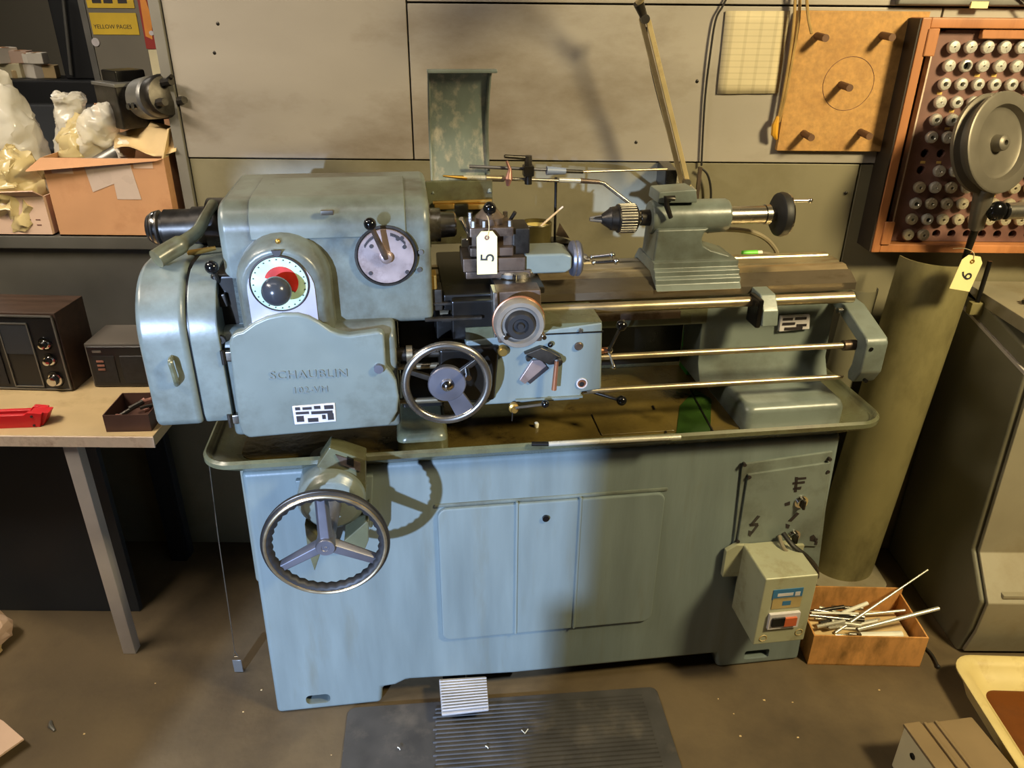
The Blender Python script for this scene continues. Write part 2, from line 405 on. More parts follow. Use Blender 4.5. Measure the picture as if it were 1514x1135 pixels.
# ---- base pedestal
base = B().prism([(0, 0), (.262, 0), (.268, .052), (.30, .055), (.33, .07), (.60, .055), (1.15, .052), (1.162, 0), (1.397, 0), (1.372, .72), (.014, .72)], 'y', 0.0, .40).bevel(.012, 3, 20).build('base', 'paint_front', T)
cut(base, B().prism(rrect(.075, .135, .022, .052, .012), 'y', -.05, .10).prism(rrect(1.235, 1.305, .022, .052, .006), 'y', -.05, .10))
B().prism([(-.022, .34), (.03, .33), (.03, .70), (-.014, .70)], 'y', .10, .36).bevel(.01, 3).build('side_flange', 'paint', base)
door = B().prism(rrect(.424, .956, .203, .596, .022, 6), 'y', -.010, .006).bevel(.005, 2).build('access_door', 'paint_front', T)
for x in (.605, .753):
    B().box(x - .003, x + .003, -.014, .0, .206, .602).bevel(.002, 2).build('bead', 'paint_front', door)
B().cyl((.672, -.016, .553), (.672, 0, .553), .008, .008, 16).build('lock', 'black_plastic', door)
# door frame lip at top
B().box(.418, .962, -.004, .004, .597, .606).bevel(.003, 2).build('door_rim', 'paint', door)
# ---- chip tray
def ring(i, z, r): return [(x, y, z) for x, y in rrect(-.055 + i, 1.452 - i, -.05 + i, .43 - i, r, 8)]
tray = B().loft([ring(.10, .70, .04), ring(.075, .704, .05), ring(.012, .752, .06), ring(.0, .762, .065), ring(.0, .772, .065), ring(.006, .777, .06), ring(.013, .772, .055), ring(.016, .764, .055), ring(.06, .742, .04)], True, True).build('chip_tray', 'paint_oily', T, smooth=50)
B().prism([(x, y) for x, y in rrect(.012, 1.386, .016, .365, .035)], 'z', .741, .744).build('tray_floor', 'oil_floor', tray)
for px0, py0, px1, py1 in ((965, 600, 985, 640), (1018, 572, 1058, 645)):
    a = toL(G(px0, py0, .745)); b = toL(G(px1, py1, .745)); d = (b - a).normalized(); nrm = Vector((-d.y, d.x, 0)) * .0018
    B().loft([[a - nrm, a + nrm, a + nrm + Vector((0, 0, .002)), a - nrm + Vector((0, 0, .002))], [b - nrm, b + nrm, b + nrm + Vector((0, 0, .002)), b - nrm + Vector((0, 0, .002))]]).build('tray_seam', 'black_oily', tray, wn=False)
B().box(.80, .97, .02, .12, .744, .7475).bevel(.001, 1).build('drip_plate', 'oil_floor', tray)
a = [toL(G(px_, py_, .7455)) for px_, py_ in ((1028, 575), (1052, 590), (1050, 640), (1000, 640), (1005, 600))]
B().prism([(v_.x, v_.y) for v_ in a], 'z', .7440, .7452).build('green_reflection', 'green_reflection', tray, wn=False)  # thin plate coloured as the green reflection on the tray floor
# bed feet standing in the tray
def foot(x0, x1, y0, y1, z0, z1, t, mat):
    a = rrect(x0, x1, y0, y1, .02); b = rrect(x0 + t * .6, x1 - t * .6, y0 + t, y1 - t, .02)
    return B().loft([[(x, y, z0) for x, y in a], [(x, y, z1 - .018) for x, y in a], [(x, y, z1 - .006) for x, y in rrect(x0 + .004, x1 - .004, y0 + .006, y1 - .006, .02)], [(x, y, z1) for x, y in b]])
foot(1.125, 1.368, .0, .33, .742, .806, .02, 'paint').build('bed_foot', 'paint', T)
foot(.345, .455, .0, .33, .742, .79, .02, 'paint').build('bed_foot', 'paint_oily', T)
# ---- bed
bp = [(.116, 1.05), (.168, 1.078), (.185, 1.078), (.19, 1.07), (.20, 1.078), (.235, 1.078), (.245, 1.07), (.25, 1.078), (.268, 1.078), (.31, 1.05), (.31, 1.03), (.28, 1.02), (.14, 1.02), (.118, 1.034)]
bed = B().prism(bp, 'x', .43, 1.398).bevel(.0015, 2).build('bed', 'steel_way', T)
B().prism([(.1145, 1.034), (.1145, 1.0512), (.150, 1.0705), (.1535, 1.0705), (.153, 1.069), (.118, 1.049)], 'x', .431, 1.4).build('front_way', 'way_dark', bed)
B().prism([(.15, 1.025), (.27, 1.025), (.27, .90), (.26, .85), (.29, .80), (.12, .80), (.15, .85), (.155, .93)][::-1], 'x', 1.06, 1.385).bevel(.004, 2).build('bed_leg', 'paint', bed)
B().prism([(.15, 1.025), (.27, 1.025), (.27, .95), (.15, .95)], 'x', .42, 1.07).bevel(.004, 2).build('bed_web', 'paint_oily', bed)
B().prism([(.14, 1.025), (.28, 1.025), (.28, .745), (.12, .745)], 'x', .36, .45).bevel(.006, 2).build('bed_leg', 'black_oily', bed)
B().box(.45, 1.06, .27, .28, .80, .96).build('rear_web', 'black_oily', bed, wn=False)
B().box(.80, 1.0, .138, .15, .972, .990).bevel(.002, 2).build('rack_strip', 'steel_brown', bed)
# bed maker's plate
npl = B().prism([LXZ(1153, 466, .149), LXZ(1196, 464, .149), LXZ(1195, 485, .149), LXZ(1150, 489, .149)], 'y', .143, .151).bevel(.001, 1).build('name_plate', 'plate_pale', bed)
pb = B()
for px, py, wd in ((1158, 470, 14), (1176, 469, 16), (1157, 477, 18), (1178, 479, 14), (1160, 484, 26)):
    x0, z0 = LXZ(px, py, .143); x1, z1 = LXZ(px + wd, py + 3, .143); pb.box(x0, x1, .1420, .1435, z1, z0)
pb.build('plate_print', 'plate_ink', npl, wn=False)
# ---- gear cover at the left end
gp = [(-.056, .872), (-.062, .89), (-.062, 1.05)] + arc(.058, 1.05, .12, 180, 90, 12)[1:] + [(.19, 1.168), (.27, 1.14), (.30, 1.08), (.30, .872)]
gc = B().prism(gp, 'x', -.110, -.022).bevel(.012, 4, 25).build('gear_cover', 'paint', T)
gp2 = [(y + (.004 if y < .1 else -.004), z + (.004 if z < .9 else -.004)) for y, z in gp]
B().prism(gp2, 'x', -.019, .034).bevel(.004, 2, 25).build('gear_cover_ring', 'paint', gc)
B().prism([(y * .97 + .005, z) for y, z in gp2], 'x', -.024, -.017).build('gap_seam', 'black_oily', gc)
h0 = LP(253, 530, -.07)
B().tube(smooth_path([LP(254, 528, -.062), LP(252, 535, -.078), LP(256, 548, -.078), LP(260, 562, -.078), LP(261, 568, -.062)]), .005, 8).build('cover_handle', 'paint_oily', gc)
# ---- gearbox
gb = B().prism([(-.044, .835), (.25, .835), (.25, 1.058), (-.02, 1.058), (-.044, 1.035)], 'x', .028, .357).bevel(.010, 3, 20).build('gearbox', 'paint_head', T)
dpx = [(338, 508), (341, 497), (349, 492), (358, 490), (376, 477), (394, 469), (417, 464), (440, 464), (455, 468), (472, 477), (489, 489), (502, 494), (516, 496), (560, 490), (568, 494), (571, 544), (578, 551), (586, 563), (590, 586), (588, 609), (576, 630), (368, 648), (358, 642), (353, 628), (341, 533)]
dpts = [LXZ(a, b, -.066) for a, b in dpx]
gd = B().prism(dpts[::-1], 'y', -.066, -.042).bevel(.0065, 3, 35).build('gearbox_door', 'paint', T)
p = LP(457, 553, -.066); text('SCHAUBLIN', .024, (p.x, -.066, p.z), (R(90), R(1.0), 0), 'letter_paint', gd, 'lettering', .0022, 1.12, sx=1.05)
p = LP(459, 576, -.066); text('102-VM', .019, (p.x, -.066, p.z), (R(90), R(1.0), 0), 'letter_paint', gd, 'lettering', .0018, 1.15)
pl = B().prism([LXZ(432, 600, -.066), LXZ(495, 595, -.066), LXZ(497, 622, -.066), LXZ(436, 627, -.066)], 'y', -.0685, -.065).bevel(.0008, 1).build('rating_plate', 'plate_pale', gd)
pb = B()
for px, py, wd, ht in ((436, 602, 8, 4), (447, 602, 14, 3), (464, 600, 10, 4), (479, 599, 14, 5), (437, 609, 20, 2.5), (460, 608, 32, 2.5), (438, 615, 12, 8), (455, 618, 16, 5), (476, 613, 6, 6), (484, 611, 10, 9)):
    x0, z0 = LXZ(px, py, -.0685); x1, z1 = LXZ(px + wd, py + ht, -.0685); pb.box(x0, x1, -.0692, -.0684, z1, z0)
pb.build('plate_print', 'plate_ink', pl, wn=False)
p = LP(560, 545, -.07); B().cyl((p.x, -.074, p.z), (p.x, -.062, p.z), .009, .010, 20).build('door_bolt', 'alloy', gd)
for px, py in ((333, 525), (343, 618)):
    p = LP(px, py, -.05); B().box(p.x - .006, p.x + .016, -.058, -.04, p.z - .010, p.z + .010).bevel(.003, 2).build('hinge', 'steel', gd)
    B().cyl((p.x - .002, -.06, p.z - .014), (p.x - .002, -.06, p.z + .014), .004, n=12).build('hinge_pin', 'steel_dark', gd)
p = LP(327, 501, -.046); B().rev([(0, 0), (0, .004), (.002, .004), (.002, .008), (-.004, .009)], (p.x, -.05, p.z), (0, -1, 0), 18).build('oil_cap', 'steel_dark', gb)
# levers on top of the gearbox
lv = toL(G(521, 444, 1.075))
lever = B().cyl((lv.x, lv.y, 1.055), (lv.x, lv.y, 1.085), .009, .008, 18).build('feed_lever', 'chrome', T)
lv2 = LP(578, 425, lv.y - .02)
B().cyl((lv.x, lv.y, 1.078), lv2, .0032, .0026, 10).build('shaft', 'chrome', lever)
B().sphere(lv2, .009, sc=(1.4, 1, 1)).build('knob', 'black_plastic', lever)
B().box(lv.x - .032, lv.x - .004, lv.y - .006, lv.y + .006, 1.068, 1.08).bevel(.003, 2).build('stub', 'black_plastic', lever)
q = toL(G(548, 444, 1.065)); B().cyl((q.x, q.y, 1.055), (q.x, q.y, 1.072), .006, n=14).build('oil_button', 'brass', gb)
a = toL(G(505, 462, 1.059)); b = toL(G(558, 458, 1.059)); B().box(a.x, b.x, a.y - .005, a.y + .004, 1.057, 1.0605).bevel(.001, 1).build('slot_cover', 'black_oily', gb)
# ---- headstock
hp = [(.0, 1.045), (.0, 1.235)] + arc(.052, 1.235, .052, 180, 90, 8)[1:] + [(.22, 1.289)] + arc(.25, 1.20, .09, 90, 0, 8) + [(.34, 1.045)]
hs = B().prism(hp, 'x', .048, .434).bevel(.014, 4, 35).build('headstock', 'paint_head', T)
lp_ = [(-.004, 1.222), (-.004, 1.235)] + arc(.052, 1.235, .056, 180, 90, 8)[1:] + [(.20, 1.293), (.20, 1.284), (.06, 1.28), (.01, 1.24), (.004, 1.222)]
x0 = LP(365, 318, -.004).x; x1 = LP(599, 318, -.004).x
lid = B().prism(lp_, 'x', x0, x1).bevel(.0015, 1, 35).build('headstock_lid', 'paint', hs)
p = LP(484, 314, -.006); B().box(p.x - .012, p.x + .012, -.012, -.002, p.z - .004, p.z + .005).bevel(.002, 2).build('lid_catch', 'steel', hs)
# speed selector disc
c = LP(571, 379, -.008)
sd = B().rev([(0, 0), (.0, .059), (.012, .059), (.012, .055), (.010, .053), (.010, 0)], (c.x, .004, c.z), (0, -1, 0), 48).build('selector_rim', 'steel_dark', T)
B().rev([(0, .0), (0, .053), (.003, .052), (.003, 0)], (c.x, -.007, c.z), (0, -1, 0), 48).build('selector_disc', 'dial_plate', sd)
B().rev([(0, .0), (0, .013), (.012, .011), (.014, .008), (.014, 0)], (c.x, -.008, c.z), (0, -1, 0), 24).build('hub', 'dial_plate', sd)
kb = LP(547, 331, -.05)
B().cyl((c.x, -.018, c.z), kb, .006, .0045, 12).build('shaft', 'steel_brown', sd)
B().sphere(kb, .0115).build('knob', 'black_plastic', sd)
mk = B()
for px, py in ((556, 352), (549, 364), (588, 353), (594, 352), (598, 365), (548, 404), (602, 402)):
    q = LP(px, py, -.011); mk.cyl((q.x, -.0115, q.z), (q.x, -.009, q.z), .004, n=10)
for i in range(11):
    a = R(-15 - i * 4 + 90); mk.box(c.x + .044 * math.cos(a) - .0012, c.x + .044 * math.cos(a) + .0012, -.0108, -.0095, c.z + .044 * math.sin(a) - .003, c.z + .044 * math.sin(a) + .003)
    a = R(20 + i * 4 + 90); mk.box(c.x + .044 * math.cos(a) - .0012, c.x + .044 * math.cos(a) + .0012, -.0108, -.0095, c.z + .044 * math.sin(a) - .003, c.z + .044 * math.sin(a) + .003)
mk.build('scale_marks', 'plate_ink', sd, wn=False)
for px, py in ((622, 372), (620, 398)):
    q = LP(px, py, 0); B().cyl((q.x, -.004, q.z), (q.x, .004, q.z), .005, n=12).build('screw', 'steel', hs)
# arched dial housing
ax_, az_ = .160, 1.152
def archp(cx, cz, r, zb, n=16): return [(cx - r, zb)] + [(cx + r * math.cos(R(180 - 180 * i / n)), cz + r * math.sin(R(180 - 180 * i / n))) for i in range(n + 1)] + [(cx + r, zb)]
P1, P2, P3 = archp(ax_, az_, .086, 1.03), archp(ax_ - .002, az_ - .002, .083, 1.03), archp(ax_ - .003, az_ - .008, .068, 1.03)
P2b = archp(ax_ - .003, az_ - .006, .075, 1.03)
def rg(P, y): return [(x, y, z) for x, z in P]
dh = B().loft([rg(P1, .01), rg(P2, -.030), rg(P2b, -.046), rg(P3, -.054)]).build('dial_housing', 'paint_head', T, smooth=50)
P4 = archp(ax_ - .003, az_ - .010, .060, 1.05)
B().prism(P4[::-1], 'y', -.0565, -.053).build('dial_face_plate', 'face_plate', dh)
c = LP(413, 420, -.06)
B().torus((c.x, -.0575, c.z), (0, 1, 0), .0515, .0022, 48, 8).build('dial_rim', 'plate_ink', dh)
B().rev([(0, 0), (0, .051), (.003, .050), (.003, 0)], (c.x, -.056, c.z), (0, -1, 0), 48).build('dial_ring', 'dial_green', dh)
cr = [(c.x + .004 + .030 * math.cos(R(a)), c.z + .003 + .030 * math.sin(R(a))) for a in range(-40, 161, 10)]
ci = [(c.x + .002 + .012 * math.cos(R(a)), c.z + .001 + .012 * math.sin(R(a))) for a in range(160, -41, -20)]
B().prism(cr + ci, 'y', -.0602, -.0588).build('dial_red_sector', 'dial_red', dh)
mk = B()
for i in range(24):
    a = R(i * 15)
    mk.cyl((c.x + .046 * math.cos(a), -.0601, c.z + .046 * math.sin(a)), (c.x + .046 * math.cos(a), -.058, c.z + .046 * math.sin(a)), .0014, n=6)
mk.build('dial_marks', 'plate_ink', dh, wn=False)
kb = LP(408, 432, -.10)
B().cyl((c.x, -.058, c.z), (kb.x, -.098, c.z - .002), .014, .010, 18).build('knob_stem', 'steel_dark', dh)
B().sphere((c.x, -.098, c.z), .0265, 28, 16).build('dial_knob', 'ball_grey', dh)
q = LP(409, 374, -.058); B().prism([(q.x - .009, q.z + .005), (q.x + .009, q.z + .005), (q.x + .006, q.z - .003), (q.x, q.z - .008), (q.x - .006, q.z - .003)], 'y', -.060, -.055).build('dial_pointer', 'plate_ink', dh)
q = LP(411, 356, -.035); B().sphere((q.x, -.038, q.z), .005, 12, 8).build('screw', 'brass', dh)
# black lever box between gear cover and headstock
bx = B().box(.020, .078, .0, .10, 1.05, 1.16).bevel(.01, 3).build('lever_housing', 'black_oily', T)
kb = LP(313, 395, -.02)
B().cyl((kb.x + .005, .02, 1.12), kb, .005, .005, 10).build('shaft', 'steel_dark', bx)
B().sphere(kb, .0125).build('knob', 'black_plastic', bx)
q = LP(328, 445, -.01); B().prism([(q.x - .010, q.z - .012), (q.x + .010, q.z - .012), (q.x + .008, q.z + .015), (q.x - .008, q.z + .012)], 'y', -.012, .01).bevel(.003, 2).build('slide_block', 'steel_dark', bx)
# ---- drawbar end of the spindle with its lever
sp = B().rev([(-.135, 0), (-.135, .026), (-.125, .033), (-.112, .036), (-.108, .031), (-.103, .031), (-.101, .037), (-.045, .037), (-.045, .041), (0.0, .042), (.06, .042)], (.0, .21, 1.195), (1, 0, 0), 32).build('drawbar_tube', 'steel_dark', T)
B().rev([(-.137, 0), (-.137, .022), (-.127, .032), (-.118, .035), (-.112, .035)], (.0, .21, 1.195), (1, 0, 0), 32).build('end_cap', 'chrome', sp)
B().rev([(-.012, .040), (-.012, .058), (.022, .058), (.022, .04)], (.0, .21, 1.195), (1, 0, 0), 32).build('collar', 'black_oily', sp)
path = smooth_path([LP(315, 302, .17), LP(303, 322, .12), LP(292, 342, .09), LP(272, 358, .06), LP(250, 371, .04), LP(231, 383, .02)], 5)
n = len(path)
B().tube(path, [.010 + .004 * min(1, abs(i / (n - 1) - .12) * 2) + (.004 if i > n * .6 else 0) for i in range(n)], 14).build('closer_lever', 'paint_oily', sp)
q = LP(277, 375, .10); B().cyl((q.x, q.y, q.z), (q.x + .05, q.y + .02, q.z + .004), .007, .004, 12).build('link_pin', 'brass', sp)
# ---- spindle nose
sn = B().rev([(.425, 0), (.425, .048), (.440, .048), (.440, .036), (.462, .036), (.462, .028), (.492, .026), (.496, .022), (.496, .012), (.47, .010)], (0, .2, 1.188), (1, 0, 0), 32).build('spindle_nose', 'steel', T)
# back guard plate and hinge rail
gr = B().box(.436, .585, .285, .30, 1.12, 1.262).bevel(.003, 2).build('guard_bracket', 'paint_oily', T)
q0 = LP(640, 300, .262); q1 = LP(727, 297, .262)
B().cyl((q0.x, .262, q0.z), (q1.x, .262, q1.z), .0045, n=12).build('hinge_rod', 'brass', gr)
for a, b in ((642, 672), (692, 722)):
    u0 = LP(a, 302, .255); u1 = LP(b, 309, .255); B().box(u0.x, u1.x, .252, .29, u1.z, u0.z).bevel(.002, 2).build('hinge_knuckle', 'brass', gr)
# splash guard: curved sheet hinged up
def gy(t): return .262 + .078 * math.sin(math.pi * (t * .88 + .10))
rows = []; K = 18
for i in range(K + 1):
    t = i / K; z = 1.235 + .255 * t; rows.append((gy(t), z))
g = B()
L0 = [(y, z) for y, z in rows] + [(y + .004, z) for y, z in rows[::-1]]
g.prism(L0, 'x', .452, .578)
sg = g.build('splash_guard', 'guard_paint', T, smooth=50)
B().tube([(.578, y - .003, z) for y, z in rows] , .0045, 8).build('guard_rim', 'paint', sg)
B().tube([(.452, y - .002, z) for y, z in rows], .003, 8).build('guard_rim', 'paint', sg)
B().box(.448, .592, rows[-1][0] - .018, rows[-1][0] + .006, 1.486, 1.493).bevel(.002, 2).build('guard_lip', 'paint', sg)
# ---- carriage
sad = B().box(.455, .655, .03, .33, 1.055, 1.09).box(.47, .64, .005, .03, 1.0, 1.085).bevel(.005, 2).build('saddle', 'black_oily', T)
for i, (py, ya) in enumerate(((447, .03), (470, .004))):
    a = LP(628, py, ya); b = LP(712, py - 2, ya); B().box(a.x, b.x, ya - .012, ya, a.z - .004, a.z + .002).bevel(.001, 1).build('saddle_rib', 'steel_dark', sad)
B().box(.44, .50, .05, .12, .985, 1.03).bevel(.004, 2).build('saddle_block', 'black_oily', sad)
ap = B().prism([(.497, .850), (.742, .850), (.744, .868), (.787, .872), (.780, 1.028), (.497, 1.0)], 'y', .0, .125).bevel(.005, 3, 20).build('apron', 'paint_front', T)
B().box(.497, .779, .002, .122, 1.0, 1.0285).build('apron_top_cover', 'paint_oily', ap)
B().box(.63, .783, -.0015, .002, 1.006, 1.009).build('seam', 'black_oily', ap, wn=False)
B().prism([(.44, .87), (.555, .865), (.565, .99), (.44, .99)], 'y', -.012, .02).bevel(.008, 3).build('apron_boss', 'black_oily', ap)
# cross slide and its front block
cs = B().box(.560, .660, .015, .37, 1.09, 1.104).bevel(.003, 2).build('cross_slide', 'steel_dark', T)
cb = B().prism([LXZ(733, 432, -.02), LXZ(800, 428, -.02), LXZ(802, 505, -.02), LXZ(737, 508, -.02)][::-1], 'y', -.02, .03).bevel(.004, 2).build('front_block', 'steel_brown', cs)
B().prism([LXZ(728, 430, -.02), LXZ(735, 430, -.02), LXZ(738, 495, -.02), LXZ(730, 497, -.02)][::-1], 'y', -.03, .02).bevel(.002, 2).build('scale_strip', 'steel', cs)
c = LP(768, 480, -.08); cz = 1.060; cxx = .597
cw = B().rev([(0, .0), (0, .022), (.02, .024), (.024, .046), (.034, .050), (.048, .050), (.056, .046), (.056, .038), (.050, .034), (.050, 0)], (cxx, -.02, cz), (0, -1, 0), 44).build('cross_feed_dial', 'dial_steel', T)
B().rev([(.045, .030), (.056, .029), (.063, .025), (.063, .016), (.058, .013), (.058, .008), (.064, .006), (.064, 0)], (cxx, -.02, cz), (0, -1, 0), 40).build('dial_centre', 'black_rubber', cw)
B().torus((cxx, -.052, cz), (0, 1, 0), .0495, .003, 48, 8).build('dial_band', 'copper', cw)
for px, py in ((747, 495), (803, 495)):
    q = LP(px, py, -.07); B().cyl((q.x, -.04, q.z), (q.x, -.085, q.z), .0045, n=12).build('grip', 'chrome', cw)
# apron handwheel
c = Vector((.453, -.062, .938))
hw = B().torus(c, (0, 1, 0), .082, .0085, 56, 14, 1.0).build('apron_handwheel', 'steel', T)
B().rev([(-.012, 0), (-.012, .036), (.004, .038), (.007, .036), (.008, .014), (.012, .012), (.014, 0)], c, (0, -1, 0), 36).build('hub', 'alloy', hw)
B().rev([(.008, .012), (.015, .011), (.019, .006), (.020, 0)], c, (0, -1, 0), 24).build('hub_bolt', 'chrome', hw)
for a in (-62, 158, 38):
    d = Vector((math.cos(R(a)), 0, math.sin(R(a)))); s_ = Vector((-d.z, 0, d.x)); yv = Vector((0, 1, 0))
    w0, w1 = (.017, .021) if a == -62 else (.006, .005)
    i0, i1 = c + d * .026, c + d * .080
    B().loft([[i0 - s_ * w0 - yv * .004, i0 + s_ * w0 - yv * .004, i0 + s_ * w0 + yv * .008, i0 - s_ * w0 + yv * .008], [i1 - s_ * w1 - yv * .004, i1 + s_ * w1 - yv * .004, i1 + s_ * w1 + yv * .006, i1 - s_ * w1 + yv * .006]]).bevel(.002, 2).build('spoke', 'alloy' if a == -62 else 'steel_dark', hw)
B().cyl((c.x, -.06, c.z), (c.x, .0, c.z), .016, .02, 20).build('wheel_shaft', 'steel_dark', hw)
q = LP(691, 549, -.075); B().cyl((q.x, -.06, q.z), (q.x, -.105, q.z), .005, .006, 14).build('crank_handle', 'chrome', hw)
# apron controls
B().rev([(0, 0), (0, .012), (.010, .011), (.014, .008), (.014, 0)], LP(743, 517, .0), (0, -1, 0), 20).build('oil_plug', 'brass', ap)
def slab(pxs, y0, y1, mat, name, parent, bv=.0015): return B().prism([LXZ(a, b, y0) for a, b in pxs][::-1], 'y', y0, y1).bevel(bv, 2).build(name, mat, parent)
slab([(787, 533), (800, 532), (808, 541), (776, 568), (768, 562)], -.006, .002, 'dial_plate', 'feed_plate', ap)
slab([(807, 540), (812, 545), (784, 568), (779, 564)], -.004, .002, 'plate_ink', 'feed_scale', ap)
slab([(775, 524), (800, 514), (815, 520), (830, 528), (830, 538), (812, 540), (795, 532)], -.016, .002, 'steel_dark', 'lever_bracket', ap, .003)
lvh = B().rev([(0, 0), (0, .009), (.02, .009), (.022, .006), (.022, 0)], LP(823, 530, -.002), (0, -1, 0), 18).build('half_nut_lever', 'steel_dark', ap)
a = LP(823, 534, -.024); b = LP(819, 576, -.024)
B().cyl(a, b, .0045, .0055, 12).build('lever_arm', 'copper', lvh)
q = LP(814, 510, -.01); B().sphere((q.x, -.008, q.z), .006, 14, 8).build('lever_button', 'black_plastic', ap)
q = LP(781, 530, -.008); B().cyl((q.x, -.012, q.z), (q.x, .0, q.z), .005, n=12).build('screw', 'steel_dark', ap)
q = LP(855, 511, .0); B().rev([(0, 0), (0, .0085), (.004, .009), (.006, .007), (.006, 0)], (q.x, .0, q.z), (0, -1, 0), 20).build('filler_screw', 'steel_brown', ap)
q = LP(858, 488, .0); B().rev([(0, 0), (0, .005), (.005, .004), (.005, 0)], (q.x, .0, q.z), (0, -1, 0), 14).build('oil_nipple', 'steel', ap)
q = LP(860, 566, .0); B().rev([(-.001, .012), (.003, .012), (.003, .0095), (-.001, .0095)], (q.x, .0, q.z), (0, -1, 0), 24).build('sight_glass_ring', 'plate_pale', ap)
B().rev([(.0, 0), (.0, .0095), (.0015, .0095), (.0015, 0)], (q.x, .0, q.z), (0, -1, 0), 24).build('sight_glass', 'copper', ap)
B().cyl((q.x, -.0016, q.z - .002), (q.x, -.0026, q.z - .002), .0055, n=18).build('sight_hole', 'hole_black', ap)
B().box(.60, .745, -.006, .004, .858, .862).build('apron_ledge', 'paint', ap, wn=False)
bl = B().sphere(LP(806, 597, -.025), .0085).build('clasp_knob', 'black_plastic', ap)
a = LP(762, 603, -.025); B().cyl(a, LP(802, 598, -.025), .003, n=10).build('clasp_rod', 'steel', ap)
B().rev([(0, 0), (0, .010), (.012, .011), (.014, .007), (.022, .006), (.022, 0)], LP(759, 600, -.005), (0, -1, 0), 18).build('clasp_boss', 'brass', ap)
B().cyl(LP(758, 608, -.02), LP(757, 622, -.02), .002, .001, 8).build('drip_wire', 'steel_dark', ap)
# apron right-hand lever cluster
rl = B().cyl(LP(888, 518, .03), LP(902, 517, .03), .007, .006, 14).build('reversing_lever', 'copper', T)
B().sphere(LP(901, 517, .03), .008).build('lever_hub', 'chrome', rl)
k1, k2 = LP(919, 481, .0), LP(919, 592, .0)
B().cyl(LP(900, 518, .02), k1, .0035, n=10).build('lever_arm', 'steel_dark', rl)
B().sphere(k1, .0118).build('knob', 'black_plastic', rl)
B().cyl(LP(900, 520, .03), LP(907, 541, .02), .0035, n=10).build('lever_arm', 'steel', rl)
B().sphere(LP(907, 542, .02), .006).build('lever_end', 'chrome', rl)
lk = B().cyl((.76, .04, k2.z + .012), k2, .0045, .004, 10).build('feed_trip_lever', 'steel_dark', T)
B().sphere(k2, .0115).build('knob', 'black_plastic', lk)
# ---- compound rest
cr_ = B().rev([(0, 0), (0, .052), (.010, .052), (.014, .048), (.014, 0)], (.607, .115, 1.104), (0, 0, 1), 44).build('swivel_base', 'steel', T)
q = LP(762, 405, .06); B().cyl((q.x, .066, 1.100), (q.x, .066, 1.116), .006, n=14).build('swivel_bolt', 'chrome', cr_)
B().box(.505, .640, .072, .168, 1.106, 1.122).bevel(.003, 2).build('slide_base', 'steel_brown', cr_)
ts = B().box(.500, .628, .070, .170, 1.122, 1.150).bevel(.002, 2).build('top_slide', 'steel_brown', T)
B().prism([(.628, 1.110), (.715, 1.110), (.728, 1.118), (.728, 1.146), (.71, 1.152), (.628, 1.152)], 'y', .080, .166).bevel(.005, 3).build('slide_bracket', 'paint', ts)
hx = B().rev([(.728, 0), (.728, .020), (.734, .036), (.739, .038), (.743, .036), (.746, .038), (.750, .038), (.755, .033), (.757, .012), (.768, .008), (.775, 0)], (0, .122, 1.128), (1, 0, 0), 40).build('top_slide_wheel', 'alloy', ts)
for (pa, pb_) in (((875, 380), (905, 377)), ((878, 388), (911, 386))):
    a, b = LP(*pa, .11), LP(*pb_, .10)
    bh = B().cyl(a, b, .004, .0045, 12).sphere(a, .0055, 12, 8).sphere(b, .007, 12, 8).build('ball_handle', 'chrome', ts)
B().cyl((.755, .122, 1.128), LP(872, 384, .11), .004, n=10).build('crank_stem', 'chrome', ts)
# tool post
tp = B().box(.515, .604, .075, .165, 1.152, 1.212).bevel(.003, 2).build('tool_post', 'steel_brown', T)
cut(tp, B().box(.49, .62, .05, .094, 1.17, 1.194).box(.49, .62, .146, .2, 1.17, 1.194))
B().rev([(0, 0), (0, .030), (.012, .030), (.022, .020), (.030, .014), (.034, 0)], (.560, .12, 1.212), (0, 0, 1), 28).build('post_cap', 'steel_brown', tp)
kb = LP(724, 308, .10)
B().cyl((.562, .118, 1.235), (kb.x, kb.y, kb.z - .006), .008, .006, 14).build('clamp_lever', 'brass', tp)
B().sphere(kb, .0135).build('knob', 'black_plastic', tp)
for x, y in ((.523, .084), (.523, .156), (.597, .084), (.597, .156), (.545, .084), (.578, .157)):
    B().cyl((x, y, 1.20), (x, y, 1.224), .005, n=6).build('clamp_screw', 'steel', tp)
B().box(.498, .513, .078, .098, 1.172, 1.190).bevel(.001, 1).build('tool_bit', 'chrome', tp)
B().cyl((.512, .090, 1.20), (.498, .076, 1.232), .004, .005, 10).build('tool_key', 'chrome', tp)
B().cyl((.598, .11, 1.212), (.61, .10, 1.236), .0035, .004, 10).build('tool_key', 'steel_dark', tp)
B().box(.604, .640, .09, .165, 1.15, 1.205).bevel(.004, 2).build('tool_holder', 'steel_dark', tp)
# rear block on the cross slide
B().box(.632, .765, .22, .355, 1.082, 1.108).bevel(.004, 2).build('rear_block', 'black_oily', cs)
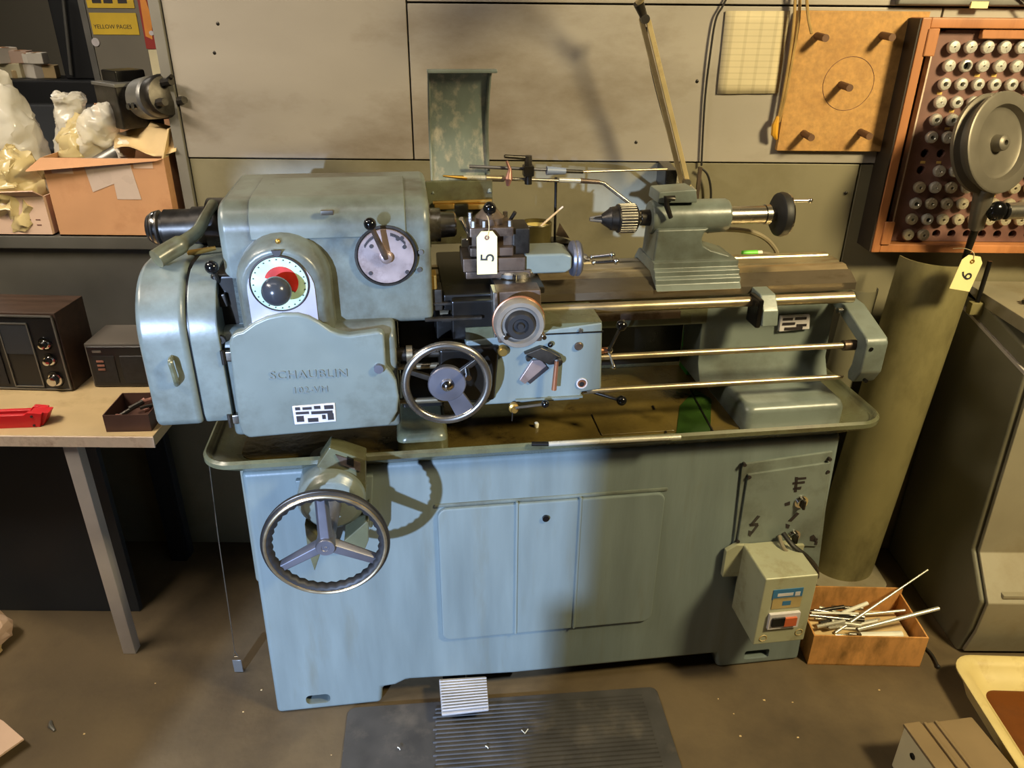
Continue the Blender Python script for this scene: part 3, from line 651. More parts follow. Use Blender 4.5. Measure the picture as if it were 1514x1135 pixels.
# ---- tailstock
tb = B().prism([(.105, 1.050), (.118, 1.062), (.118, 1.073), (.128, 1.076), (.128, 1.088), (.140, 1.091), (.140, 1.105), (.26, 1.105), (.285, 1.08), (.30, 1.05), (.27, 1.079), (.165, 1.079)], 'x', .925, 1.122).bevel(.0025, 2, 25).build('tailstock', 'paint', T)
B().prism([(.928, 1.10), (1.118, 1.10), (1.105, 1.112), (1.06, 1.126), (1.042, 1.136), (1.036, 1.150), (1.04, 1.165), (1.052, 1.175), (.932, 1.175)], 'y', .155, .245).bevel(.006, 3, 25).build('tailstock_neck', 'paint', tb)
B().rev([(.925, 0), (.925, .034), (.93, .037), (1.098, .037), (1.104, .034), (1.104, 0)], (0, .2, 1.192), (1, 0, 0), 36).build('tailstock_barrel', 'paint', tb)
B().prism([LXZ(972, 301, .165), LXZ(975, 284, .165), LXZ(1030, 280, .165), LXZ(1032, 300, .165)][::-1], 'y', .165, .235).bevel(.004, 2).build('clamp_boss', 'paint', tb)
a = LP(978, 290, .160); b = LP(992, 322, .150); c_ = LP(997, 293, .158)
B().tube([c_, LP(985, 293, .155), LP(986, 305, .152), b], [.006, .007, .006, .005], 10).build('clamp_lever', 'steel_dark', tb)
B().rev([(1.10, 0), (1.10, .020), (1.192, .020), (1.194, .018), (1.194, .022), (1.205, .022), (1.207, .016), (1.225, .014)], (0, .2, 1.191), (1, 0, 0), 28).build('quill', 'steel', tb)
tw = B().rev([(1.218, 0), (1.218, .020), (1.222, .042), (1.226, .048), (1.234, .050), (1.242, .048), (1.244, .040), (1.236, .030), (1.236, .014), (1.246, .012), (1.246, 0)], (0, .2, 1.190), (1, 0, 0), 44).build('tailstock_wheel', 'black_rubber', tb)
B().torus((1.243, .2, 1.19), (1, 0, 0), .045, .0035, 44, 8).build('wheel_rim', 'chrome', tb)
q = Vector((1.243, .176, 1.226)); B().cyl(q, q + Vector((.04, 0, 0)), .0038, .0032, 12).sphere(q + Vector((.042, 0, 0)), .006, 12, 8).build('wheel_handle', 'chrome', tb)
ch = B().rev([(.800, .0), (.800, .006), (.815, .008), (.816, .010), (.834, .022), (.836, .025), (.850, .027), (.852, .031), (.892, .031), (.895, .027), (.898, .022), (.898, .012), (.905, .012), (.905, .017), (.928, .018)], (0, .2, 1.191), (1, 0, 0), 40).build('drill_chuck', 'steel_dark', tb)
kn = B()
for i in range(30):
    a = 2 * math.pi * i / 30; yv, zv = math.cos(a), math.sin(a)
    kn.cyl((.855, .2 + .031 * yv, 1.191 + .031 * zv), (.890, .2 + .031 * yv, 1.191 + .031 * zv), .0014, n=5)
kn.build('knurling', 'steel', tb, wn=False)['kind'] = 'stuff'
jw = B()
for i in range(3):
    a = R(90 + 120 * i); jw.cyl((.79, .2 + .003 * math.cos(a), 1.191 + .003 * math.sin(a)), (.816, .2 + .006 * math.cos(a), 1.191 + .006 * math.sin(a)), .003, .004, 8)
jw.build('chuck_jaws', 'steel', tb)
B().rev([(.900, 0), (.900, .014), (.924, .014)], (0, .2, 1.191), (1, 0, 0), 24).build('arbor', 'chrome', tb)
# ---- feed shafts
B().cyl((.45, .088, 1.026), (1.14, .088, 1.026), .0115, n=20).build('rack_shaft', 'steel_way', T)
B().cyl((1.185, .088, 1.026), (1.38, .088, 1.026), .0125, n=20).build('rack_shaft', 'steel_way', T)
ls = B().cyl((.352, .03, .936), (1.352, .03, .934), .0068, n=16).build('lead_screw', 'steel_way', T)
B().rev([(0, .0), (0, .012), (.030, .012), (.032, .008), (.032, 0)], (1.345, .03, .934), (1, 0, 0), 24).build('bearing_bush', 'steel_brown', ls)
fr = B().rev([(0, 0), (0, .0068), (.99, .0068), (1.01, .003), (1.01, 0)], (.352, .03, .855), (1, 0, 0), 16).build('feed_rod', 'steel_way', T)
us = B().rev([(0, 0), (0, .014), (.02, .014), (.021, .017), (.034, .017), (.035, .009), (.15, .009)], (.355, .0, .978), (1, 0, 0), 24).build('drive_shaft', 'steel_dark', T)
B().rev([(.021, .0175), (.033, .0175)], (.355, .0, .978), (1, 0, 0), 24).build('shaft_collar', 'steel_way', us)
for x in (.470, .525):
    B().box(x - .018, x + .022, .03, .05, 1.03, 1.042).bevel(.002, 2).build('gib', 'steel_dark', sad)
q0, q1 = LP(622, 392, .03), LP(652, 410, .03)
B().box(q0.x, q0.x + .03, .02, .06, 1.105, 1.135).bevel(.003, 2).build('carriage_stop', 'brass', sad)
B().box(q0.x - .002, q0.x + .04, .02, .07, 1.06, 1.105).bevel(.003, 2).build('stop_block', 'steel_dark', sad)
# end bracket
eb = B().prism([(.15, .985), (.15, 1.005), (.10, 1.003), (-.006, .966), (-.014, .955), (-.014, .885), (-.004, .868), (.006, .852), (.03, .850), (.034, .868), (.026, .89), (.024, .945), (.11, .975)], 'x', 1.372, 1.424).bevel(.005, 3, 25).build('end_bracket', 'paint', T)
for px, py in ((1288, 516), (1280, 563)):
    q = LP(px, py, -.014); B().cyl((q.x, -.016, q.z), (q.x, -.008, q.z), .0045, n=12).build('screw', 'black_plastic', eb)
B().cyl((1.358, .10, .990), (1.374, .10, .990), .007, .006, 12).build('bolt', 'chrome', eb)
# rod bracket under the bed
hb = B().prism([(.16, 1.035), (.16, 1.052), (.07, 1.048), (.045, 1.018), (.038, .985), (.05, .982), (.075, .988), (.075, 1.01), (.10, 1.035)], 'x', 1.150, 1.186).bevel(.003, 2, 25).build('rod_bracket', 'paint', T)
B().box(1.138, 1.150, .045, .10, .978, 1.044).bevel(.004, 2).build('bracket_pad', 'black_oily', hb)
# ---- pedal
ped = B().loft([[toL(G(649, 1003, .06)), toL(G(719, 999, .06)), toL(G(723, 1048, .055)), toL(G(653, 1056, .055))], [v - Vector((0, 0, .008)) for v in (toL(G(649, 1003, .06)), toL(G(719, 999, .06)), toL(G(723, 1048, .055)), toL(G(653, 1056, .055)))]]).bevel(.003, 2).build('brake_pedal', 'pedal_metal', T)
pr = B(); A0, A1, A2, A3 = [toL(G(*p_, .061)) for p_ in ((650, 1006), (719, 1001), (722, 1046), (654, 1053))]
for i in range(11):
    t = (i + .3) / 11; a = A0.lerp(A3, t); b = A1.lerp(A2, t); pr.tube([a, b], .0026, 6)
pr.build('pedal_ribs', 'pedal_metal', ped)['kind'] = 'stuff'
B().box(.42, .48, -.02, .25, .035, .048).bevel(.003, 2).build('pedal_arm', 'black_oily', ped)
B().box(.43, .47, .10, .20, .0, .04).bevel(.003, 2).build('pedal_pivot', 'black_oily', ped)
# ---- speed control wheel
SW = Vector((.206, -.222, .692))
hsg = B().rev([(-.06, .070), (.045, .070), (.052, .066), (.056, .060), (.062, .058), (.066, .052), (.066, 0)], (SW.x, -.035, SW.z), (0, -1, 0), 44).build('speed_control_housing', 'paint', T)
B().prism([LXZ(468, 690, -.07), LXZ(487, 662, -.07), LXZ(541, 680, -.07), LXZ(541, 735, -.07), LXZ(500, 735, -.07)][::-1], 'y', -.07, -.02).bevel(.003, 2).build('indicator_box', 'paint_oily', hsg)
B().prism([LXZ(496, 672, -.073), LXZ(533, 684, -.073), LXZ(533, 697, -.073), LXZ(505, 687, -.073)][::-1], 'y', -.073, -.066).build('indicator_window', 'steel_brown', hsg)
B().prism([LXZ(513, 676, -.075), LXZ(523, 680, -.075), LXZ(523, 690, -.075), LXZ(513, 686, -.075)][::-1], 'y', -.075, -.07).build('indicator_glass', 'black_plastic', hsg)
B().prism([(.125, .70), (.29, .70), (.275, .56), (.245, .535), (.235, .50), (.17, .50), (.165, .54), (.135, .58)], 'y', -.012, .004).bevel(.004, 2).build('housing_base', 'paint_front', hsg)
for pts in ([(450, 775), (480, 800), (465, 845), (455, 815)], [(508, 800), (545, 768), (545, 800), (540, 812), (515, 808)]):
    B().prism([LXZ(a, b, -.10) for a, b in pts][::-1], 'y', -.10, -.02).bevel(.003, 2).build('housing_lug', 'paint_oily', hsg)
rim = B()
nseg, sub = 72, 12; rings = []
for i in range(nseg):
    a = 2 * math.pi * i / nseg; d = Vector((math.cos(a), 0, math.sin(a))); row = []
    sc_ = .0022 if i % 2 == 0 else -.0012
    for j in range(sub):
        b = 2 * math.pi * j / sub; rr = .0105 * math.cos(b)
        if math.cos(b) < -.4: rr -= sc_
        row.append(SW + d * (.110 + rr) + Vector((0, 1, 0)) * (.0115 * math.sin(b)))
    rings.append(row)
wheel = rim.loft(rings + [rings[0]], False, False).build('speed_handwheel', 'black_rubber', T, smooth=60)
B().torus(SW + Vector((0, -.0105, 0)), (0, 1, 0), .112, .0034, 72, 8).build('rim_trim', 'steel_way', wheel)
B().torus(SW + Vector((0, -.004, 0)), (0, 1, 0), .1195, .0014, 72, 8).build('rim_trim', 'steel_dark', wheel)
for a in (90, 210, 330):
    d = Vector((math.cos(R(a)), 0, math.sin(R(a)))); s_ = Vector((-d.z, 0, d.x)); yv = Vector((0, 1, 0))
    i0, i1 = SW + d * .010 - yv * .006, SW + d * .106 + yv * .002
    if a == 90: w0, w1 = .014, .012
    else: w0, w1 = .014, .011
    B().loft([[i0 - s_ * w0 + yv * .006, i0 - s_ * w0 * .6 - yv * .006, i0 + s_ * w0 * .6 - yv * .006, i0 + s_ * w0 + yv * .006, i0 + s_ * w0 + yv * .012, i0 - s_ * w0 + yv * .012],
              [i1 - s_ * w1 + yv * .002, i1 - s_ * w1 * .6 - yv * .005, i1 + s_ * w1 * .6 - yv * .005, i1 + s_ * w1 + yv * .002, i1 + s_ * w1 + yv * .008, i1 - s_ * w1 + yv * .008]]).bevel(.0015, 2).build('spoke', 'alloy', wheel)
B().rev([(-.02, .018), (.014, .019), (.017, .017), (.017, .008), (.0155, .007), (.0155, .003), (.017, .002), (.017, 0)], SW, (0, -1, 0), 32).build('hub', 'alloy', wheel)
B().cyl(SW + Vector((0, .01, 0)), (SW.x, -.06, SW.z), .015, .024, 20).build('wheel_shaft', 'alloy', wheel)
# ---- electrical plates on the right foot
pl1 = B().prism([LXZ(1097, 686, -.004), LXZ(1231, 667, -.004), LXZ(1210, 838, -.004), LXZ(1083, 812, -.004)][::-1], 'y', -.006, .004).bevel(.002, 2).build('terminal_plate', 'paint', T)
pl2 = B().prism([LXZ(1106, 702, -.012), LXZ(1228, 684, -.012), LXZ(1209, 808, -.012), LXZ(1090, 804, -.012)][::-1], 'y', -.012, -.004).bevel(.002, 2).build('terminal_cover', 'paint', T)
for px, py in ((1101, 687), (1227, 679), (1108, 705), (1224, 697), (1091, 800), (1206, 797), (1083, 812)):
    q = LP(px, py, -.012); B().cyl((q.x, -.0145, q.z), (q.x, -.005, q.z), .0045, n=12).build('screw', 'plate_ink', pl2)
for px, py in ((1184, 741), (1173, 791)):
    q = LP(px, py, -.012); sw = B().rev([(0, .017), (.003, .017), (.003, .012), (.010, .012), (.010, 0)], (q.x, -.012, q.z), (0, -1, 0), 24).build('rotary_switch', 'chrome', pl2)
    B().box(q.x - .003, q.x + .003, -.032, -.02, q.z - .012, q.z + .012).bevel(.001, 2).build('switch_bar', 'steel_dark', pl2)
def glyph(polys, mat, name, y=-.0125):
    b_ = B()
    for pts in polys: b_.prism([LXZ(a, c, y) for a, c in pts][::-1], 'y', y - .0006, y + .0006)
    return b_.build(name, mat, pl2, wn=False, smooth=0)
glyph([[(1120, 762), (1124, 763), (1112, 777), (1108, 776)], [(1108, 774), (1121, 773), (1121, 777), (1109, 778)], [(1119, 775), (1122, 776), (1113, 788), (1110, 787)], [(1107, 784), (1114, 786), (1109, 793), (1106, 791)]], 'plate_ink', 'high_voltage_sign')
glyph([[(1176, 705), (1180, 705), (1178, 727), (1174, 727)], [(1172, 713), (1190, 711), (1190, 714), (1172, 716)], [(1180, 706), (1192, 705), (1192, 708), (1180, 709)], [(1173, 721), (1185, 719), (1184, 723), (1173, 724)]], 'plate_ink', 'motor_sign')
for pl_ in ([(1178, 757), (1182, 759), (1170, 771), (1165, 770)], [(1162, 774), (1168, 776), (1166, 781), (1162, 780)], [(1160, 744), (1168, 741), (1168, 746), (1161, 748)]): glyph([pl_], 'plate_ink', 'switch_sign')
for pl_ in ([(1198, 793), (1203, 790), (1206, 794), (1202, 800), (1198, 799)], [(1205, 800), (1209, 800), (1208, 805), (1204, 805)]): glyph([pl_], 'plate_ink', 'switch_sign')
B().prism([LXZ(1074, 815, -.02), LXZ(1090, 806, -.02), LXZ(1190, 806, -.02), LXZ(1178, 848, -.02), LXZ(1068, 853, -.02)][::-1], 'y', -.02, -.006).bevel(.002, 2).build('mounting_sheet', 'box_beige', T)
F_ = [(1130, 858), (1207, 848), (1193, 944), (1114, 955)]
f3 = [LP(a, b, -.145) for a, b in F_]
xs0 = (f3[0].x + f3[3].x) / 2; xs1 = (f3[1].x + f3[2].x) / 2; zt = (f3[0].z + f3[1].z) / 2; zb_ = (f3[2].z + f3[3].z) / 2
eb2 = B().box(xs0, xs1, -.145, -.012, zb_, zt).bevel(.004, 3).build('starter_box', 'box_beige', T)
def onbox(px, py): p_ = LP(px, py, -.145); return p_.x, p_.z
def plate(px0, py0, px1, py1, mat, name, y=-.1465):
    (a, b), (c, d) = onbox(px0, py0), onbox(px1, py1); return B().box(a, c, y, -.1445, d, b).build(name, mat, eb2, wn=False)
plate(1144, 872, 1185, 882, 'blue_label', 'blue_label'); plate(1143, 884, 1182, 896, 'tan_label', 'tan_label')
plate(1150, 877, 1172, 879, 'plate_pale', 'label_print', -.1470); plate(1176, 874, 1182, 879, 'plate_pale', 'label_print', -.1470); plate(1157, 888, 1168, 893, 'blue_label', 'label_print', -.1470)
plate(1137, 906, 1177, 923, 'plate_pale', 'switch_frame', -.153); plate(1140, 910, 1156, 920, 'black_plastic', 'stop_button', -.157); plate(1158, 909, 1173, 919, 'orange_switch', 'start_button', -.158)
for px, py in ((1128, 943), (1181, 934)):
    a, b = onbox(px, py); B().torus((a, -.1455, b), (0, 1, 0), .009, .0012, 20, 6).build('knockout', 'tan_label', eb2)
B().tube(smooth_path([LP(1158, 788, -.02), LP(1172, 806, -.05), LP(1192, 822, -.06), LP(1206, 838, -.03), LP(1208, 852, .02)]), .006, 8).build('cable', 'cable_black', T)
B().tube(smooth_path([LP(1152, 792, -.02), LP(1160, 812, -.05), LP(1180, 826, -.05), LP(1200, 834, -.02), LP(1208, 846, .02)]), .005, 8).build('cable', 'cable_grey', T)
# coolant hose behind the tailstock
B().tube(smooth_path([LP(1046, 341, .25), LP(1080, 339, .28), LP(1115, 344, .30), LP(1138, 358, .31), LP(1148, 378, .31), (1.25, .32, 1.05), (1.25, .33, .9), (1.25, .33, .74)]), .006, 8).build('coolant_hose', 'cable_grey', T)

# ================================================================== things on the lathe
def onL(name, label, cat, l=(0, 0, 0), group=None): return thing(name, label, cat, toW(l), YAW, group)
def hang_tag(name, label, ch, cpx, w_, h_, y, hang):
    pass
# lot tag 5
tl = LP(720, 342, .060)
t5 = onL('lot_tag', 'cream paper lot tag numbered five hanging on the tool post', 'tag', (tl.x, .062, tl.z))
tw_, th_ = .0205, .089
pts = [(-tw_, -th_), (tw_, -th_), (tw_, -.012), (tw_ * .55, 0), (-tw_ * .55, 0), (-tw_, -.012)]
card = B().prism(pts, 'y', -.0006, .0006).build('card', 'tag_yellow', t5, smooth=0, wn=False)
B().torus((0, -.001, -.013), (0, 1, 0), .0035, .0016, 16, 6).build('eyelet', 'board_brown', t5)
B().tube(smooth_path([(0, -.002, -.013), (.004, -.003, .006), (.004, .01, .022), (.002, .02, .026)]), .0008, 6).build('string', 'paper', t5)
text('5', .040, (.002, -.0012, -.054), (R(90), R(-88), 0), 'ink', t5, 'number', .0002)
# cup with brush
cp = LP(791, 362, .30); CUP = (cp.x, .29, 1.108)
cup = onL('tin_cup', 'small round tin can of cream grease on the lathe carriage', 'can', CUP)
B().rev([(0, 0), (0, .034), (.004, .036), (.052, .036), (.054, .037), (.056, .036), (.056, .034), (.01, .033)], (0, 0, 0), (0, 0, 1), 32).build('can_body', 'tin_green', cup)
B().cyl((0, 0, .044), (0, 0, .047), .0335, n=32).build('grease', 'tin_cream', cup)
br = onL('brush', 'thin handled brush leaning in the grease can', 'brush', (CUP[0] + .02, CUP[1], CUP[2] + .05))
B().cyl((-.012, -.012, -.001), (.045, .02, .035), .0028, .0022, 10).build('brush_handle', 'desk_edge', br)
B().cyl((-.026, -.018, -.008), (-.012, -.012, -.001), .0045, .0032, 10).build('bristles', 'strap', br)
# indicator stand with two rods
st = onL('coolant_nozzle_stand', 'thin black stand holding two steel rods and clamps behind the tool post', 'stand', (LP(820, 360, .32).x, .32, 1.108))
ox, oy, oz = LP(820, 360, .32).x, .32, 1.108
def rel(p_): return (p_.x - ox, p_.y - oy, p_.z - oz)
B().prism([(-.008, -.03), (.045, -.03), (.02, .03), (-.012, .03)], 'z', 0, .004).build('foot_plate', 'black_oily', st)
B().cyl((0, 0, .003), rel(LP(822, 262, .32)), .0032, n=10).build('post', 'black_oily', st)
B().prism([rel(LP(a, b, .33))[0::2] for a, b in ((822, 348), (828, 330), (842, 352))][::-1], 'y', .008, .014).build('gusset', 'steel_brown', st)
B().cyl(rel(LP(694, 246, .30)), rel(LP(812, 251, .31)), .004, .0035, 12).build('upper_rod', 'alloy', st)
B().cyl(rel(LP(808, 252, .312)), rel(LP(836, 253, .315)), .010, .007, 10).build('blue_sleeve', 'blue_grey', st)
B().cyl(rel(LP(836, 253, .315)), rel(LP(862, 254, .318)), .0045, .004, 10).build('sleeve_end', 'steel_dark', st)
B().cyl(rel(LP(860, 254, .318)), rel(LP(986, 250, .36)), .0028, n=10).build('thin_rod', 'steel_way', st)
B().cyl(rel(LP(655, 260, .28)), rel(LP(690, 263, .29)), .002, .005, 10).build('nozzle_tip', 'brass', st)
B().cyl(rel(LP(685, 262, .29)), rel(LP(718, 263, .295)), .0055, .0055, 12).build('nozzle_tube', 'rod_pale', st)
B().cyl(rel(LP(718, 263, .295)), rel(LP(745, 264, .30)), .0075, .007, 12).build('valve_body', 'steel_way', st)
B().tube([rel(LP(749, 238, .29)), rel(LP(754, 250, .29)), rel(LP(752, 264, .285)), rel(LP(751, 274, .29))], [.003, .004, .009, .004], 10).build('valve_tap', 'plate_rust', st)
B().cyl(rel(LP(742, 264, .30)), rel(LP(826, 267, .315)), .004, n=12).build('lower_rod', 'steel', st)
B().cyl(rel(LP(826, 266, .315)), rel(LP(858, 267, .32)), .0055, n=12).build('pale_sleeve', 'rod_pale', st)
B().cyl(rel(LP(858, 267, .32)), rel(LP(886, 269, .32)), .006, .005, 12).build('coupling', 'steel_brown', st)
B().tube([rel(LP(884, 269, .32)), rel(LP(893, 271, .32)), rel(LP(942, 309, .30))], .0045, 10).build('bent_tube', 'steel', st)
B().cyl(rel(LP(781, 272, .30)), rel(LP(781, 230, .30)), .0085, n=16).build('clamp', 'steel_dark', st)
B().cyl(rel(LP(746, 231, .29)), rel(LP(776, 233, .30)), .004, .005, 12).build('clamp_handle', 'steel_dark', st)
B().box(*sum([[a - .012, a + .012] for a in rel(LP(781, 252, .302))], [])).bevel(.002, 2).build('clamp_block', 'black_oily', st)
# rod in the tray and swarf
a, b = toL(G(811, 656, .782)), toL(G(1006, 646, .782))
ro = onL('metal_rod', 'pale straight metal rod lying along the front lip of the chip tray', 'rod', (a.x, a.y, a.z))
B().cyl((0, 0, 0), b - a, .0055, n=14).build('rod_body', 'rod_pale', ro)
B().cyl(toL(G(786, 656, .782)) - a, (0, 0, 0), .005, n=12).build('rod_tip', 'black_oily', ro)
q = toL(G(793, 627, .752)); s1 = onL('plastic_plug', 'small round white plug in the oily chip tray', 'plug', (q.x, q.y, .7445)); B().rev([(0, 0), (0, .005), (.008, .006), (.012, .004), (.012, 0)], (0, 0, 0), (0, 0, 1), 14).build('plug_body', 'white_plastic', s1)
# green box behind the bed
gq = LP(1020, 545, .33)
gbx = onL('green_carton', 'small green and white carton standing in the tray behind the lead screw', 'carton', (gq.x, .33, .744))
B().box(-.02, .03, -.03, .03, 0, .115).bevel(.002, 2).build('carton_side', 'green_box', gbx)
B().box(.03, .075, -.029, .03, 0, .112).bevel(.002, 2).build('white_panel', 'white_plastic', gbx)
q = LP(1104, 380, .30); mk_ = onL('marker_pen', 'bright green marker behind the tailstock foot', 'marker', (q.x, .285, 1.068)); B().cyl((-.02, 0, .007), (.018, 0, .007), .0065, n=14).build('barrel', 'green_bright', mk_); B().cyl((.018, 0, .007), (.03, 0, .007), .0055, n=12).build('cap', 'white_plastic', mk_)

# ================================================================== work lamp on the wall
lw = WY(1012, 275, 1.92)
wl = thing('work_lamp', 'cream jointed work lamp arm bolted to the wall behind the tailstock', 'lamp', (lw.x, WALLY, lw.z))
def rw(px, py, y): p_ = WY(px, py, y); return Vector((p_.x - lw.x, p_.y - WALLY, p_.z - lw.z))
e0 = rw(1014, 268, 1.92); e1 = rw(953, 28, 1.90)
B().box(e0.x - .035, e0.x + .02, -.17, .0, e0.z - .022, e0.z - .012).bevel(.002, 2).build('wall_bracket', 'rod_pale', wl)
B().box(e0.x - .05, e0.x - .02, -.12, .0, e0.z - .03, e0.z + .025).bevel(.003, 2).build('bracket_block', 'black_oily', wl)
for s_ in (-1, 1):
    off = Vector((.0065 * s_, -.006 * s_, 0))
    B().loft([[e + off + d for d in (Vector((-.006, -.004, 0)), Vector((.006, -.004, 0)), Vector((.006, .004, 0)), Vector((-.006, .004, 0)))] for e in (e0 + Vector((0, 0, -.01)), e1)]).bevel(.001, 1).build('arm_bar', 'lamp_cream', wl)
B().cyl(e0 + Vector((0, -.02, 0)), e0 + Vector((0, .02, 0)), .009, n=14).build('joint', 'steel', wl)
B().cyl(e1 + Vector((0, -.015, 0)), e1 + Vector((0, .015, 0)), .010, n=14).build('joint', 'steel_dark', wl)
e2 = rw(944, 4, 1.88); B().cyl(e1, e2, .008, .012, 12).build('elbow', 'steel_dark', wl)
e3 = e2 + Vector((.16, -.30, .30)); B().cyl(e2, e3, .008, n=12).build('upper_arm', 'lamp_cream', wl)
B().rev([(0, .02), (.03, .03), (.10, .075), (.104, .075), (.034, .026), (.0, .015)], e3, (.25, -.5, -.8), 28).build('shade', 'lamp_cream', wl)
B().tube(smooth_path([rw(955, 40, 1.905), rw(962, 95, 1.915), rw(975, 150, 1.93), rw(990, 205, 1.93), rw(1005, 262, 1.93)]), .0028, 6).build('lamp_cable', 'cable_black', wl)
B().box(rw(1036, 250, 2.0).x - .004, rw(1036, 250, 2.0).x + .004, -.05, -.036, rw(1032, 310, 2.0).z, rw(1036, 248, 2.0).z).build('wall_strut', 'steel_brown', wl, wn=False)
B().tube(smooth_path([rw(1036, 248, 2.03), rw(1046, 258, 2.03), rw(1051, 280, 2.03), rw(1050, 310, 2.03)]), .003, 6).build('lamp_cable', 'cable_black', wl)
wc = thing('wall_cable', 'thin dark cable hanging down the wall beside the pinned paper sheet', 'cable', WY(1040, 245, WALLY - .008))
o_ = wc.location.copy()
B().tube([p_ - o_ for p_ in smooth_path([WY(1079, -12, 2.035), WY(1068, 10, 2.035), WY(1058, 30, 2.036), WY(1050, 80, 2.036), WY(1042, 150, 2.038), WY(1037, 245, 2.038)])], .0026, 6).build('cable_run', 'cable_black', wc)

# ================================================================== wall things on the right
pp = [WY(a, b, WALLY - .008) for a, b in ((1073, 16), (1168, 16), (1150, 138), (1060, 139))]
pc = thing('wall_paper', 'pale ruled paper sheet pinned on the steel wall', 'paper', pp[3])
o_ = pc.location.copy(); b_ = B(); nx, nz = 6, 8; grid = []
for j in range(nz + 1):
    row = []
    for i in range(nx + 1):
        p_ = pp[3].lerp(pp[0], j / nz).lerp(pp[2].lerp(pp[1], j / nz), i / nx); p_ = p_ - o_ + Vector((0, -.0008 - .0015 * abs(math.sin(i * 1.1 + j * .7)) * (1 - j / nz), 0)); row.append(p_)
    grid.append(row)
b_.loft(grid, False, False, closed=False); po = b_.build('sheet', 'ruled_paper', pc)
md = po.modifiers.new('th', 'SOLIDIFY'); md.thickness = .0006
# hardboard with five pegs
hbp = [WY(a, b, WALLY - .03) for a, b in ((1182, 15), (1345, 17), (1305, 225), (1150, 224))]
x0 = (hbp[0].x + hbp[3].x) / 2; x1 = .985; z0 = (hbp[2].z + hbp[3].z) / 2; z1 = (hbp[0].z + hbp[1].z) / 2
hbd = thing('peg_board', 'brown hardboard square with five wooden pegs on the wall', 'peg board', (x0, WALLY - .004, z0))
B().box(0, x1 - x0, -.018, 0, 0, z1 - z0).bevel(.002, 2).build('board', 'hardboard', hbd)
B().torus(((x1 - x0) * .48, -.0185, (z1 - z0) * .5), (0, 1, 0), .062, .0006, 48, 4).build('scribed_circle', 'board_brown', hbd)
for px, py in ((1208, 53), (1304, 52), (1243, 125), (1188, 197), (1272, 195)):
    p_ = WY(px, py, WALLY - .022); q = Vector((p_.x - x0, 0, p_.z - z0))
    pg = B().cyl((q.x, -.015, q.z), (q.x + .003, -.070, q.z - .003), .0085, .0085, 16).build('peg', 'peg', hbd)
# strap hanging left of the board
sp0 = thing('hanging_strap', 'tan leather strap hanging at the edge of the peg board', 'strap', WY(1150, 190, WALLY - .012)); o_ = sp0.location.copy()
for dx in (0, 7):
    path = [p_ - o_ for p_ in smooth_path([WY(1176 + dx, -12, 2.02), WY(1174 + dx, 30, 2.02), WY(1168 + dx * .7, 80, 2.02), WY(1158 + dx * .5, 140, 2.022), WY(1149 + dx * .4, 180, 2.025)])]
    B().tube(path, .0035, 6).build('strap_cord', 'strap', sp0)
B().tube([p_ - o_ for p_ in (WY(1150, 172, 2.02), WY(1146, 185, 2.018), WY(1145, 198, 2.02), WY(1148, 206, 2.024))], [.004, .009, .009, .003], 8).build('strap_end', 'strap_tip', sp0)
B().tube([p_ - o_ for p_ in smooth_path([WY(1192, -12, 2.0), WY(1195, 25, 2.0), WY(1200, 50, 1.99)])], .0035, 6).build('strap_loop', 'strap', sp0)

# collet board
CX0, CZ0, CDX, CDZ, NC, NR = 1.034, 1.530, .0402, .0410, 9, 12
CBY = 1.995
cbx = thing('collet_board', 'wooden framed brown board drilled with rows of collet holes', 'board', (.94, CBY, 1.035))
fx0, fz0 = .94, 1.035
W_ = CX0 - fx0 + (NC - .2) * CDX + .05; H_ = 1.592 - fz0
B().box(0, .022, -.030, .06, 0, H_).bevel(.003, 2).build('frame_stile', 'wood_frame', cbx)
B().box(W_ - .022, W_, -.030, .06, 0, H_).bevel(.003, 2).build('frame_stile', 'wood_frame', cbx)
B().box(.022, W_ - .022, -.028, .06, 0, .022).bevel(.003, 2).build('frame_rail', 'wood_frame', cbx)
B().box(.022, W_ - .022, -.028, .06, H_ - .022, H_).bevel(.003, 2).build('frame_rail', 'wood_frame', cbx)
B().box(-.004, 0, -.026, .06, .002, H_ - .002).build('side_board', 'wood_dark', cbx)
B().box(.022, W_ - .022, .02, .06, .022, H_ - .022).build('back_board', 'wood_dark', cbx)
for z in (.022, H_ - .082): B().box(.018, .044, -.034, -.026, z, z + .06).bevel(.002, 1).build('corner_plate', 'wood_frame', cbx)
B().box(.15, W_ - .03, -.022, -.006, H_ - .044, H_ - .024).bevel(.002, 1).build('hinge_strip', 'wood_frame', cbx)
# drilled panel: each cell a square with a round hole and a well behind it
pb = B(); hr = .0105; xl = CX0 - CDX / 2 - fx0; zt_ = CZ0 + CDZ / 2 - fz0
for r_ in range(NR):
    for c_ in range(NC):
        cx_, cz_ = xl + (c_ + .5) * CDX, zt_ - (r_ + .5) * CDZ; sq = []; ci_ = []; we = []
        for k in range(16):
            a = R(k * 22.5 + 45); dx, dz = math.cos(a), math.sin(a); m_ = max(abs(dx), abs(dz))
            sq.append(pb.bm.verts.new((cx_ + dx / m_ * CDX / 2, 0, cz_ + dz / m_ * CDZ / 2))); ci_.append(pb.bm.verts.new((cx_ + dx * hr, 0, cz_ + dz * hr))); we.append(pb.bm.verts.new((cx_ + dx * hr, .019, cz_ + dz * hr)))
        for k in range(16):
            j = (k + 1) % 16; pb.bm.faces.new((sq[k], sq[j], ci_[j], ci_[k])); pb.bm.faces.new((ci_[k], ci_[j], we[j], we[k]))
pb.build('drilled_panel', 'board_brown', cbx, smooth=30, wn=False)
B().box(.047, xl, -.0, .015, .024, H_ - .03).build('panel_margin', 'board_brown', cbx, wn=False)
